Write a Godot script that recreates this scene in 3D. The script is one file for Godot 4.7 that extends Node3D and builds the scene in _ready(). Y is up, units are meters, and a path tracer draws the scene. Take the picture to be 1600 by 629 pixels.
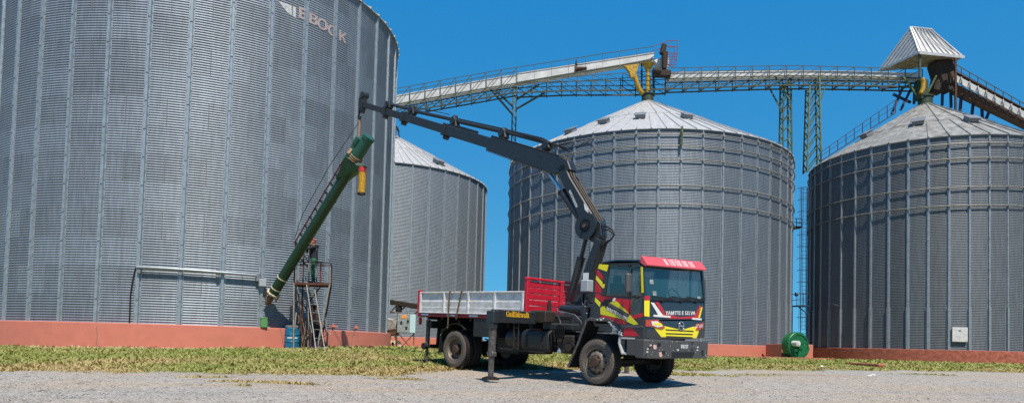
extends Node3D
# Grain silos with overhead conveyors; a crane truck lifts an auger.  x right, y up, -z away from the camera.

const FOC := 1050.0          # focal length in pixels of the 1600 x 629 photograph
const CX := 800.0
const CY := 502.63           # principal point: the photograph is the lower half of a taller frame
const ROLL := 0.02563
const PITCH := 0.03504
const EYE := Vector3(0, 0.402, 0)

var cam_basis: Basis
var M := {}
var names := {}
var rng := RandomNumberGenerator.new()
var nz := FastNoiseLite.new()
var TRUCK: Transform3D
var frame: Transform3D   # the part of the truck that on_side() and on_front() measure in

# ---------------------------------------------------------------- mesh builder
class MB:
	var v := PackedVector3Array()
	var n := PackedVector3Array()

	func tn(a: Vector3, b: Vector3, c: Vector3, na: Vector3, nb: Vector3, nc: Vector3) -> void:
		if (b - a).cross(c - a).dot(na + nb + nc) > 0.0:
			v.append(a); v.append(c); v.append(b)
			n.append(na); n.append(nc); n.append(nb)
		else:
			v.append(a); v.append(b); v.append(c)
			n.append(na); n.append(nb); n.append(nc)

	func quad(a: Vector3, b: Vector3, c: Vector3, d: Vector3, out: Vector3) -> void:
		var k := (c - a).cross(d - b)
		if k.length_squared() < 1e-16:
			return
		k = k.normalized()
		if k.dot(out) < 0.0:
			k = -k
		tn(a, b, c, k, k, k)
		tn(a, c, d, k, k, k)

	func tri(a: Vector3, b: Vector3, c: Vector3, out: Vector3) -> void:
		var k := (b - a).cross(c - a)
		if k.length_squared() < 1e-16:
			return
		k = k.normalized()
		if k.dot(out) < 0.0:
			k = -k
		tn(a, b, c, k, k, k)

	func box(c: Vector3, s: Vector3, b := Basis.IDENTITY, ch := 0.0) -> void:
		var h := s * 0.5
		ch = minf(ch, minf(h.x, minf(h.y, h.z)) * 0.95)
		for k in 3:
			var u := (k + 1) % 3
			var w := (k + 2) % 3
			for sg in [-1.0, 1.0]:
				var q := []
				for m in [[1, 1], [-1, 1], [-1, -1], [1, -1]]:
					var p := Vector3.ZERO
					p[k] = sg * h[k]
					p[u] = m[0] * (h[u] - ch)
					p[w] = m[1] * (h[w] - ch)
					q.append(c + b * p)
				var o := Vector3.ZERO
				o[k] = sg
				quad(q[0], q[1], q[2], q[3], b * o)
		if ch <= 0.0:
			return
		for k in 3:
			var i := (k + 1) % 3
			var j := (k + 2) % 3
			for si in [-1.0, 1.0]:
				for sj in [-1.0, 1.0]:
					var e := []
					for m in [[-1, 0], [1, 0], [1, 1], [-1, 1]]:
						var p := Vector3.ZERO
						p[k] = m[0] * (h[k] - ch)
						p[i] = si * (h[i] - (ch if m[1] == 1 else 0.0))
						p[j] = sj * (h[j] - (ch if m[1] == 0 else 0.0))
						e.append(c + b * p)
					var o := Vector3.ZERO
					o[i] = si
					o[j] = sj
					quad(e[0], e[1], e[2], e[3], b * o)
		for sx in [-1.0, 1.0]:
			for sy in [-1.0, 1.0]:
				for sz in [-1.0, 1.0]:
					var g := Vector3(sx, sy, sz)
					var p0 := Vector3(sx * h.x, sy * (h.y - ch), sz * (h.z - ch))
					var p1 := Vector3(sx * (h.x - ch), sy * h.y, sz * (h.z - ch))
					var p2 := Vector3(sx * (h.x - ch), sy * (h.y - ch), sz * h.z)
					tri(c + b * p0, c + b * p1, c + b * p2, b * g)

	# a bar from a to b: w across, h along up
	func bar(a: Vector3, b: Vector3, w: float, h: float, up := Vector3.UP, ch := 0.0) -> void:
		var d := b - a
		var l := d.length()
		if l < 1e-5:
			return
		d /= l
		if absf(d.dot(up)) > 0.98:
			up = Vector3.RIGHT if absf(d.x) < 0.8 else Vector3.BACK
		var x := d.cross(up).normalized()
		var y := x.cross(d).normalized()
		box((a + b) * 0.5, Vector3(w, h, l), Basis(x, y, -d), ch)

	func cyl(a: Vector3, b: Vector3, r0: float, r1 := -1.0, seg := 10, caps := true) -> void:
		if r1 < 0.0:
			r1 = r0
		var d := (b - a).normalized()
		var x := d.cross(Vector3.UP if absf(d.y) < 0.9 else Vector3.RIGHT).normalized()
		var y := d.cross(x)
		for i in seg:
			var t0 := TAU * i / seg
			var t1 := TAU * (i + 1) / seg
			var n0 := x * cos(t0) + y * sin(t0)
			var n1 := x * cos(t1) + y * sin(t1)
			tn(a + n0 * r0, a + n1 * r0, b + n1 * r1, n0, n1, n1)
			tn(a + n0 * r0, b + n1 * r1, b + n0 * r1, n0, n1, n0)
			if caps:
				tn(a, a + n0 * r0, a + n1 * r0, -d, -d, -d)
				tn(b, b + n0 * r1, b + n1 * r1, d, d, d)

	func tube(p: Array, r: float, seg := 8) -> void:
		var x := Vector3.ZERO
		var rings := []
		var nors := []
		for i in p.size():
			var d: Vector3 = (p[mini(i + 1, p.size() - 1)] - p[maxi(i - 1, 0)]).normalized()
			if i == 0:
				x = d.cross(Vector3.UP if absf(d.y) < 0.9 else Vector3.RIGHT).normalized()
			else:
				x = (x - d * x.dot(d)).normalized()
			var y := d.cross(x)
			var rg := []
			var nr := []
			for k in seg:
				var q := x * cos(TAU * k / seg) + y * sin(TAU * k / seg)
				nr.append(q)
				rg.append(p[i] + q * r)
			rings.append(rg)
			nors.append(nr)
		for i in p.size() - 1:
			for k in seg:
				var k2 := (k + 1) % seg
				tn(rings[i][k], rings[i][k2], rings[i + 1][k2], nors[i][k], nors[i][k2], nors[i + 1][k2])
				tn(rings[i][k], rings[i + 1][k2], rings[i + 1][k], nors[i][k], nors[i + 1][k2], nors[i + 1][k])
		for e in [0, p.size() - 1]:
			var d: Vector3 = (p[1] - p[0]).normalized() * -1.0 if e == 0 else (p[e] - p[e - 1]).normalized()
			for k in seg:
				tn(p[e], rings[e][k], rings[e][(k + 1) % seg], d, d, d)

	# profile of (r, h) turned round the y axis of t
	func lathe(pr: Array, t: Transform3D, seg := 24, a0 := 0.0, a1 := TAU) -> void:
		for j in pr.size() - 1:
			var p: Vector2 = pr[j]
			var q: Vector2 = pr[j + 1]
			var e := q - p
			if e.length() < 1e-6:
				continue
			var m := Vector2(e.y, -e.x).normalized()
			for i in seg:
				var t0 := lerpf(a0, a1, float(i) / seg)
				var t1 := lerpf(a0, a1, float(i + 1) / seg)
				var d0 := Vector3(sin(t0), 0, cos(t0))
				var d1 := Vector3(sin(t1), 0, cos(t1))
				var n0 := t.basis * (d0 * m.x + Vector3.UP * m.y)
				var n1 := t.basis * (d1 * m.x + Vector3.UP * m.y)
				var A := t * (d0 * p.x + Vector3.UP * p.y)
				var B := t * (d1 * p.x + Vector3.UP * p.y)
				var C := t * (d1 * q.x + Vector3.UP * q.y)
				var D := t * (d0 * q.x + Vector3.UP * q.y)
				if p.x > 1e-6:
					tn(A, B, C, n0, n1, n1)
				if q.x > 1e-6:
					tn(A, C, D, n0, n1, n0)

	# polygon in the xy plane of t, drawn out along z from z0 to z1, its cap edges bevelled
	func prism(poly: PackedVector2Array, t: Transform3D, z0: float, z1: float, bev := 0.0) -> void:
		var cnt := poly.size()
		var area := 0.0
		for i in cnt:
			area += poly[i].cross(poly[(i + 1) % cnt])
		if area < 0.0:
			poly = poly.duplicate()
			poly.reverse()
		var ins := PackedVector2Array()
		for i in cnt:
			var p := poly[i]
			var e0 := (p - poly[(i - 1 + cnt) % cnt]).normalized()
			var e1 := (poly[(i + 1) % cnt] - p).normalized()
			var m := Vector2(-e0.y, e0.x) + Vector2(-e1.y, e1.x)
			var l := maxf(m.length_squared() * 0.5, 0.3)
			ins.append(p + m / l * bev)
		var ids := Geometry2D.triangulate_polygon(ins)
		var zd := t.basis.z.normalized()
		for k in range(0, ids.size(), 3):
			var a := ins[ids[k]]
			var b := ins[ids[k + 1]]
			var c := ins[ids[k + 2]]
			tri(t * Vector3(a.x, a.y, z1), t * Vector3(b.x, b.y, z1), t * Vector3(c.x, c.y, z1), zd)
			tri(t * Vector3(a.x, a.y, z0), t * Vector3(b.x, b.y, z0), t * Vector3(c.x, c.y, z0), -zd)
		for i in cnt:
			var i2 := (i + 1) % cnt
			var e := (poly[i2] - poly[i]).normalized()
			var o := t.basis * Vector3(e.y, -e.x, 0)
			quad(t * Vector3(poly[i].x, poly[i].y, z0 + bev), t * Vector3(poly[i2].x, poly[i2].y, z0 + bev), t * Vector3(poly[i2].x, poly[i2].y, z1 - bev), t * Vector3(poly[i].x, poly[i].y, z1 - bev), o)
			if bev > 0.0:
				quad(t * Vector3(poly[i].x, poly[i].y, z1 - bev), t * Vector3(poly[i2].x, poly[i2].y, z1 - bev), t * Vector3(ins[i2].x, ins[i2].y, z1), t * Vector3(ins[i].x, ins[i].y, z1), o + zd)
				quad(t * Vector3(poly[i].x, poly[i].y, z0 + bev), t * Vector3(poly[i2].x, poly[i2].y, z0 + bev), t * Vector3(ins[i2].x, ins[i2].y, z0), t * Vector3(ins[i].x, ins[i].y, z0), o - zd)

	func mesh() -> ArrayMesh:
		var arr := []
		arr.resize(Mesh.ARRAY_MAX)
		arr[Mesh.ARRAY_VERTEX] = v
		arr[Mesh.ARRAY_NORMAL] = n
		var m := ArrayMesh.new()
		m.add_surface_from_arrays(Mesh.PRIMITIVE_TRIANGLES, arr)
		return m

# ---------------------------------------------------------------- nodes
func numbered(called: String) -> String:
	var k: int = names.get(called, 0)
	names[called] = k + 1
	return called if k == 0 else "%s_%03d" % [called, k]

func thing(called: String, label: String, category: String, at := Vector3.ZERO, group := "") -> Node3D:
	var o := Node3D.new()
	o.name = numbered(called)
	add_child(o)
	o.position = at
	o.set_meta("label", label)
	o.set_meta("category", category)
	if group:
		o.set_meta("group", group)
	return o

func put(parent: Node3D, called: String, mesh: Mesh, m: Material, t := Transform3D.IDENTITY) -> MeshInstance3D:
	var o := MeshInstance3D.new()
	o.name = called
	o.mesh = mesh
	o.material_override = m
	o.transform = t
	parent.add_child(o, true)
	return o

func part(parent: Node3D, called: String, b: MB, m: Material) -> MeshInstance3D:
	return put(parent, called, b.mesh(), m)

func structure(called: String, mesh: Mesh, m: Material) -> MeshInstance3D:
	var o := put(self, called, mesh, m)
	o.set_meta("kind", "structure")
	return o

# ---------------------------------------------------------------- from the photograph to the place
func ray(u: float, w: float) -> Vector3:
	return cam_basis * Vector3((u - CX) / FOC, -(w - CY) / FOC, -1.0)

func px(u: float, w: float, depth: float) -> Vector3:
	var d := ray(u, w)
	return EYE + d * (depth / -d.z)

func at_height(u: float, w: float, y: float) -> Vector3:
	var d := ray(u, w)
	return EYE + d * ((y - EYE.y) / d.y)

func ground_h(x: float, z: float) -> float:
	var d := -z
	var y := 0.0
	var ks := [[-40.0, -1.2], [0.0, -0.82], [10.0, -0.52], [15.0, -0.39], [18.4, -0.235], [22.0, -0.09], [27.0, 0.0], [60.0, 0.0], [900.0, 0.0]]
	if d <= ks[0][0]:
		y = ks[0][1]
	for i in ks.size() - 1:
		if d > ks[i][0] and d <= ks[i + 1][0]:
			y = lerpf(ks[i][1], ks[i + 1][1], (d - ks[i][0]) / (ks[i + 1][0] - ks[i][0]))
	# the yard falls a little to the left in front of the largest silo
	y += clampf((x + 14.5) * 0.014, -0.09, 0.13) * smoothstep(15.0, 25.0, d) * smoothstep(5.0, -3.0, x) * smoothstep(60.0, 40.0, d)
	return y

func on_ground(u: float, w: float) -> Vector3:
	var d := ray(u, w)
	d /= -d.z
	var t := 5.0
	while t < 120.0:
		var p := EYE + d * t
		if p.y <= ground_h(p.x, p.z):
			return p
		t += 0.03
	return EYE + d * t

func on_silo(u: float, w: float, c: Vector3, r: float) -> Vector3:
	var d := ray(u, w)
	var ox := EYE.x - c.x
	var oz := EYE.z - c.z
	var a := d.x * d.x + d.z * d.z
	var b := ox * d.x + oz * d.z
	var k := b * b - a * (ox * ox + oz * oz - r * r)
	var t := (-b - sqrt(maxf(k, 0.0))) / a
	return EYE + d * t

# points on the truck: side plane (local z = w) and front plane (local x = s)
func on_side(u: float, v: float, w: float) -> Vector3:
	var inv := frame.affine_inverse()
	var o := inv * EYE
	var d := inv.basis * ray(u, v)
	return o + d * ((w - o.z) / d.z)

func on_front(u: float, v: float, s: float) -> Vector3:
	var inv := frame.affine_inverse()
	var o := inv * EYE
	var d := inv.basis * ray(u, v)
	return o + d * ((s - o.x) / d.x)

func lin(r: float, g: float, b: float) -> Color:
	return Color(r, g, b).linear_to_srgb()

# ---------------------------------------------------------------- materials
func noise_tex(freq: float, lo: Color, hi: Color, sd: int, size := 512, oct := 4, typ := FastNoiseLite.TYPE_SIMPLEX_SMOOTH, normal := false, mid := -1.0) -> NoiseTexture2D:
	var f := FastNoiseLite.new()
	f.seed = sd
	f.noise_type = typ
	f.frequency = freq
	f.fractal_octaves = oct
	var t := NoiseTexture2D.new()
	t.width = size
	t.height = size
	t.seamless = true
	t.noise = f
	if normal:
		t.as_normal_map = true
		t.bump_strength = 6.0
	else:
		var g := Gradient.new()
		g.set_color(0, lo)
		g.set_color(1, hi)
		if mid > 0.0:
			g.set_offset(0, mid)
		t.color_ramp = g
	return t

func mat(key: String, c: Color, rough := 0.7, metal := 0.0, tex: Texture2D = null, scale := 1.0) -> StandardMaterial3D:
	var m := StandardMaterial3D.new()
	m.resource_name = key
	m.albedo_color = c
	m.roughness = rough
	m.metallic = metal
	if tex:
		m.albedo_texture = tex
		m.uv1_triplanar = true
		m.uv1_world_triplanar = true
		m.uv1_scale = Vector3.ONE * scale
	M[key] = m
	return m

func materials() -> void:
	var weather := noise_tex(0.012, Color(0.80, 0.80, 0.81), Color(1, 1, 1), 3, 512, 5)
	var spots := noise_tex(0.03, Color(0.62, 0.62, 0.62), Color(1, 1, 1), 7, 512, 5)
	var grime := noise_tex(0.02, Color(0.55, 0.52, 0.48), Color(1, 1, 1), 11, 512, 6)
	var rusty := noise_tex(0.02, Color(0.45, 0.24, 0.14), Color(1, 1, 1), 15, 512, 6, FastNoiseLite.TYPE_SIMPLEX_SMOOTH, false, 0.12)
	# galvanised sheet in a few tones
	var streak := noise_tex(0.02, Color(0.74, 0.745, 0.76), Color(1, 1, 1), 5, 1024, 6)
	var tones := [0.285, 0.25, 0.315, 0.27]
	for i in 4:
		var k: float = tones[i]
		mat("zinc%d" % i, lin(k * 0.84, k, k * 1.18), 0.55, 0.25, streak, 0.22)
		M["zinc%d" % i].uv1_scale = Vector3(0.42, 0.045, 0.42)
	var dull := [0.21, 0.185, 0.235]
	for i in 3:
		var k: float = dull[i]
		mat("dull%d" % i, lin(k * 0.80, k, k * 1.24), 0.55, 0.25, streak, 0.16)
		M["dull%d" % i].uv1_scale = Vector3(0.30, 0.03, 0.30)
	var old := [0.145, 0.125, 0.16]
	for i in 3:
		var k: float = old[i]
		mat("old%d" % i, lin(k * 0.84, k, k * 1.18), 0.6, 0.2, streak, 0.13)
		M["old%d" % i].uv1_scale = Vector3(0.26, 0.028, 0.26)
	mat("rib", lin(0.37, 0.43, 0.47), 0.42, 0.4, weather, 0.6)
	mat("rib_dull", lin(0.33, 0.37, 0.41), 0.45, 0.4, weather, 0.5)
	mat("wind", lin(0.42, 0.43, 0.42), 0.5, 0.3, grime, 0.6)
	mat("roof", lin(0.58, 0.585, 0.58), 0.5, 0.25, weather, 0.3)
	mat("roof_old", lin(0.46, 0.475, 0.475), 0.55, 0.2, grime, 0.14)
	mat("vent", lin(0.20, 0.22, 0.245), 0.5, 0.3)
	mat("seal", lin(0.13, 0.14, 0.15), 0.8)
	mat("base", lin(0.57, 0.185, 0.132), 0.85, 0.0, noise_tex(0.02, Color(0.93, 0.93, 0.93), Color(1, 1, 1), 21, 512, 6), 0.2)
	mat("base_old", lin(0.50, 0.145, 0.09), 0.85, 0.0, spots, 0.2)
	mat("sign_red", lin(0.56, 0.46, 0.46), 0.7, 0.0, spots, 0.9)
	mat("sign_white", lin(0.72, 0.74, 0.75), 0.7, 0.0, spots, 0.9)
	# steelwork
	mat("trough", lin(0.70, 0.70, 0.67), 0.6, 0.1, weather, 0.12)
	mat("truss", lin(0.055, 0.075, 0.06), 0.6, 0.1)
	mat("rail_green", lin(0.085, 0.11, 0.075), 0.6, 0.0, grime, 0.4)
	mat("tower_green", lin(0.105, 0.17, 0.05), 0.6, 0.0, grime, 0.25)
	mat("spout_yellow", lin(0.66, 0.40, 0.02), 0.5, 0.0, grime, 0.4)
	mat("duct_green", lin(0.05, 0.085, 0.05), 0.6, 0.0, grime, 0.4)
	mat("purple", lin(0.12, 0.03, 0.06), 0.6)
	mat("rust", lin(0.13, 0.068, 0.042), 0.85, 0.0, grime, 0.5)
	mat("dark_brown", lin(0.05, 0.034, 0.025), 0.85, 0.0, grime, 0.5)  # plain dark brown with mottling
	mat("navy", lin(0.02, 0.035, 0.08), 0.6)
	mat("soffit", lin(0.42, 0.37, 0.28), 0.8, 0.0, grime, 0.2)
	# truck
	mat("cab", lin(0.022, 0.027, 0.033), 0.32, 0.0, noise_tex(0.03, Color(0.8, 0.8, 0.8), Color(1, 1, 1), 31), 0.5)
	M.cab.clearcoat_enabled = true
	M.cab.clearcoat = 0.5
	M.cab.clearcoat_roughness = 0.15
	mat("red", lin(0.60, 0.014, 0.03), 0.35, 0.0, noise_tex(0.03, Color(0.82, 0.82, 0.82), Color(1, 1, 1), 32), 0.6)
	mat("visor_red", lin(0.60, 0.085, 0.095), 0.2, 0.0)
	mat("visor_stripe", lin(0.76, 0.40, 0.40), 0.3, 0.0)
	mat("yellow", lin(0.84, 0.71, 0.014), 0.38)
	mat("olive", lin(0.62, 0.60, 0.02), 0.4)
	mat("decal_white", lin(0.72, 0.72, 0.70), 0.45)
	mat("white_paint", lin(0.66, 0.67, 0.68), 0.5, 0.0, noise_tex(0.02, Color(0.72, 0.72, 0.70), Color(1, 1, 1), 33, 512, 6), 0.8)
	mat("board_white", lin(0.80, 0.81, 0.82), 0.5, 0.0, noise_tex(0.015, Color(0.76, 0.75, 0.735), Color(1, 1, 1), 34, 512, 6, FastNoiseLite.TYPE_SIMPLEX_SMOOTH, false, 0.15), 0.7)
	mat("bed_red", lin(0.66, 0.014, 0.04), 0.5, 0.0, noise_tex(0.02, Color(0.72, 0.72, 0.72), Color(1, 1, 1), 35, 512, 5), 0.8)
	mat("rail_red", lin(0.38, 0.012, 0.03), 0.5, 0.0, grime, 0.9)
	mat("chassis", lin(0.018, 0.018, 0.019), 0.65, 0.0, grime, 0.9)
	mat("grease", lin(0.04, 0.03, 0.023), 0.75, 0.0, grime, 1.2)
	mat("tank", lin(0.025, 0.028, 0.032), 0.5, 0.0, grime, 1.0)
	mat("bumper", lin(0.085, 0.083, 0.082), 0.5, 0.0, noise_tex(0.05, Color(0.7, 0.7, 0.7), Color(1, 1, 1), 36, 512, 6), 1.2)
	mat("chip", lin(0.55, 0.55, 0.53), 0.7)
	mat("crane", lin(0.030, 0.036, 0.043), 0.38, 0.0, noise_tex(0.02, Color(0.75, 0.72, 0.68), Color(1, 1, 1), 37, 512, 6), 0.8)
	mat("crane_edge", lin(0.10, 0.08, 0.06), 0.6, 0.0, grime, 1.5)
	mat("black", lin(0.008, 0.008, 0.009), 0.6)
	mat("rubber", lin(0.022, 0.021, 0.020), 0.8, 0.0, noise_tex(0.03, Color(0.62, 0.6, 0.57), Color(1, 1, 1), 38, 512, 5), 1.4)
	mat("dust_tyre", lin(0.19, 0.16, 0.135), 0.9, 0.0, noise_tex(0.03, Color(0.5, 0.5, 0.5), Color(1, 1, 1), 39, 512, 5), 1.6)
	mat("rim", lin(0.30, 0.255, 0.215), 0.55, 0.3, grime, 1.6)
	mat("hub", lin(0.12, 0.075, 0.05), 0.7, 0.2, grime, 2.0)
	mat("steel", lin(0.36, 0.36, 0.36), 0.4, 0.6, rusty, 0.9)
	mat("chrome", lin(0.6, 0.62, 0.65), 0.2, 0.9)
	mat("leg_grey", lin(0.17, 0.165, 0.16), 0.5, 0.3, grime, 0.9)
	mat("strap", lin(0.23, 0.16, 0.11), 0.85, 0.0, grime, 2.0)
	mat("script_yellow", lin(0.75, 0.42, 0.01), 0.5)
	mat("lens_red", lin(0.45, 0.05, 0.03), 0.2)
	mat("lens_amber", lin(0.62, 0.38, 0.33), 0.25)
	mat("lens_clear", lin(0.5, 0.5, 0.5), 0.12, 0.3)
	mat("seat", lin(0.035, 0.04, 0.045), 0.9)
	mat("mirror_grey", lin(0.075, 0.075, 0.08), 0.5)
	var g := mat("glass", lin(0.035, 0.12, 0.14), 0.02, 0.0)
	g.albedo_color.a = 0.32
	g.transparency = BaseMaterial3D.TRANSPARENCY_ALPHA
	# auger and the work by the silo
	mat("auger", lin(0.010, 0.058, 0.030), 0.4, 0.0, noise_tex(0.02, Color(0.7, 0.7, 0.7), Color(1, 1, 1), 41, 512, 5), 0.7)
	mat("auger_box", lin(0.012, 0.08, 0.048), 0.45)
	mat("spout", lin(0.75, 0.42, 0.01), 0.5, 0.0, grime, 1.4)
	mat("spout_red", lin(0.42, 0.03, 0.03), 0.6)
	mat("red_rod", lin(0.24, 0.03, 0.025), 0.6, 0.0, grime, 1.5)
	mat("cream", lin(0.62, 0.52, 0.36), 0.7)
	mat("sling", lin(0.46, 0.30, 0.19), 0.9, 0.0, grime, 3.0)
	mat("frame_rust", lin(0.15, 0.055, 0.035), 0.8, 0.0, grime, 1.5)
	mat("ladder", lin(0.45, 0.44, 0.42), 0.5, 0.3, grime, 1.5)
	mat("blue", lin(0.010, 0.23, 0.47), 0.45, 0.0, grime, 1.0)
	mat("lid", lin(0.30, 0.33, 0.36), 0.6, 0.0, grime, 1.0)
	mat("tarp", lin(0.40, 0.40, 0.39), 0.8, 0.0, grime, 0.9)
	mat("cabinet", lin(0.42, 0.50, 0.53), 0.5, 0.0, grime, 1.0)
	mat("cabinet_door", lin(0.50, 0.72, 0.76), 0.5)
	mat("orange", lin(0.75, 0.28, 0.04), 0.6)
	mat("fan_green", lin(0.014, 0.22, 0.075), 0.4, 0.0, grime, 0.6)
	mat("box_green", lin(0.08, 0.24, 0.075), 0.6)
	mat("box_grey", lin(0.33, 0.37, 0.40), 0.5)
	mat("hatch", lin(0.74, 0.74, 0.73), 0.6, 0.0, weather, 0.6)
	mat("wire", lin(0.05, 0.05, 0.055), 0.7)
	# people
	mat("skin", lin(0.36, 0.19, 0.12), 0.6)
	mat("tan", lin(0.22, 0.15, 0.105), 0.9)
	mat("trousers", lin(0.018, 0.02, 0.032), 0.9)
	mat("boots", lin(0.12, 0.05, 0.13), 0.8)
	mat("jacket", lin(0.014, 0.018, 0.028), 0.85)
	mat("green_cloth", lin(0.02, 0.09, 0.05), 0.9)
	mat("hair", lin(0.02, 0.014, 0.01), 0.8)
	mat("cap", lin(0.36, 0.07, 0.06), 0.8)
	# ground
	mat("bale_straw", lin(0.42, 0.34, 0.16), 0.9)
	mat("pebble", lin(1, 1, 1), 0.9)
	M.pebble.vertex_color_use_as_albedo = true
	mat("grass", lin(1, 1, 1), 0.8)
	M.grass.vertex_color_use_as_albedo = true
	M.grass.backlight_enabled = true
	M.grass.backlight = lin(0.05, 0.06, 0.01)
	mat("paper", lin(0.7, 0.7, 0.68), 0.8)
	mat("twig", lin(0.09, 0.06, 0.035), 0.9)

# ---------------------------------------------------------------- camera, sky, sun
func stage() -> void:
	var r0 := Vector3.RIGHT
	var u0 := Vector3(0, cos(PITCH), sin(PITCH))
	var right := r0 * cos(ROLL) + u0 * sin(ROLL)
	var up := -r0 * sin(ROLL) + u0 * cos(ROLL)
	cam_basis = Basis(right, up, right.cross(up))
	var cam := Camera3D.new()
	cam.name = "camera"
	cam.projection = Camera3D.PROJECTION_FRUSTUM
	cam.near = 0.1
	cam.far = 4000.0
	cam.size = 629.0 / FOC * cam.near
	cam.frustum_offset = Vector2(0, (CY - 314.5) / FOC * cam.near)
	add_child(cam)
	cam.transform = Transform3D(cam_basis, EYE)
	cam.current = true

	var e := Environment.new()
	e.background_mode = Environment.BG_SKY
	var s := ProceduralSkyMaterial.new()
	s.sky_top_color = Color(0.10, 0.45, 0.695)
	s.sky_horizon_color = Color(0.36, 0.665, 0.82)
	s.sky_curve = 0.14
	s.ground_bottom_color = Color(0.45, 0.43, 0.40)
	s.ground_horizon_color = Color(0.50, 0.55, 0.58)
	s.energy_multiplier = 1.0
	var sky := Sky.new()
	sky.sky_material = s
	e.sky = sky
	e.tonemap_mode = Environment.TONE_MAPPER_LINEAR
	e.tonemap_exposure = 1.32
	e.ambient_light_source = Environment.AMBIENT_SOURCE_SKY
	e.sdfgi_enabled = true
	e.ssao_enabled = true
	e.ssil_enabled = true
	var w := WorldEnvironment.new()
	w.name = "world_environment"
	w.environment = e
	add_child(w)

	var sun := DirectionalLight3D.new()
	sun.name = "sun"
	sun.light_energy = 1.5
	sun.light_color = Color(1.0, 0.955, 0.89)
	sun.light_angular_distance = 0.53
	sun.shadow_enabled = true
	add_child(sun)
	var az := deg_to_rad(18.0)
	var el := deg_to_rad(59.0)
	var to := Vector3(sin(az) * cos(el), sin(el), cos(az) * cos(el))
	sun.look_at_from_position(to * 50.0, Vector3.ZERO, Vector3.UP)

# ---------------------------------------------------------------- ground
func verge_edge(x: float) -> float:
	var ks := [[-60.0, 13.6], [-16.0, 14.4], [-10.0, 14.6], [-4.5, 15.3], [-2.5, 15.9], [-1.2, 17.3], [1.0, 18.2], [3.0, 18.8], [6.0, 20.0], [9.0, 20.6], [13.0, 22.0], [20.0, 23.4], [60.0, 25.0]]
	var y: float = ks[0][1]
	for i in ks.size() - 1:
		if x > ks[i][0]:
			y = lerpf(ks[i][1], ks[i + 1][1], clampf((x - ks[i][0]) / (ks[i + 1][0] - ks[i][0]), 0, 1))
	return y

func grass_amount(x: float, d: float) -> float:
	var wob := nz.get_noise_2d(x * 14.0, d * 14.0) * 0.7 + nz.get_noise_2d(x * 50.0 + 90.0, d * 70.0) * 0.35
	var g := smoothstep(-0.35, 0.55, d - verge_edge(x) + wob)
	# a few islands of weed left in the gravel
	for q in [[-4.6, 13.05, 1.3, 0.16], [-2.3, 14.6, 0.7, 0.2], [-6.4, 14.0, 0.8, 0.14], [4.8, 17.9, 1.3, 0.5], [-4.9, 12.3, 0.25, 0.1], [7.0, 18.6, 0.9, 0.3], [12.5, 20.2, 1.2, 0.25]]:
		var k: float = 1.0 - Vector2((x - q[0]) / q[2], (d - q[1]) / q[3]).length() + wob * 0.9
		g = maxf(g, clampf(k * 1.6, 0.0, 0.75))
	return clampf(g, 0.0, 1.0)

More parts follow.
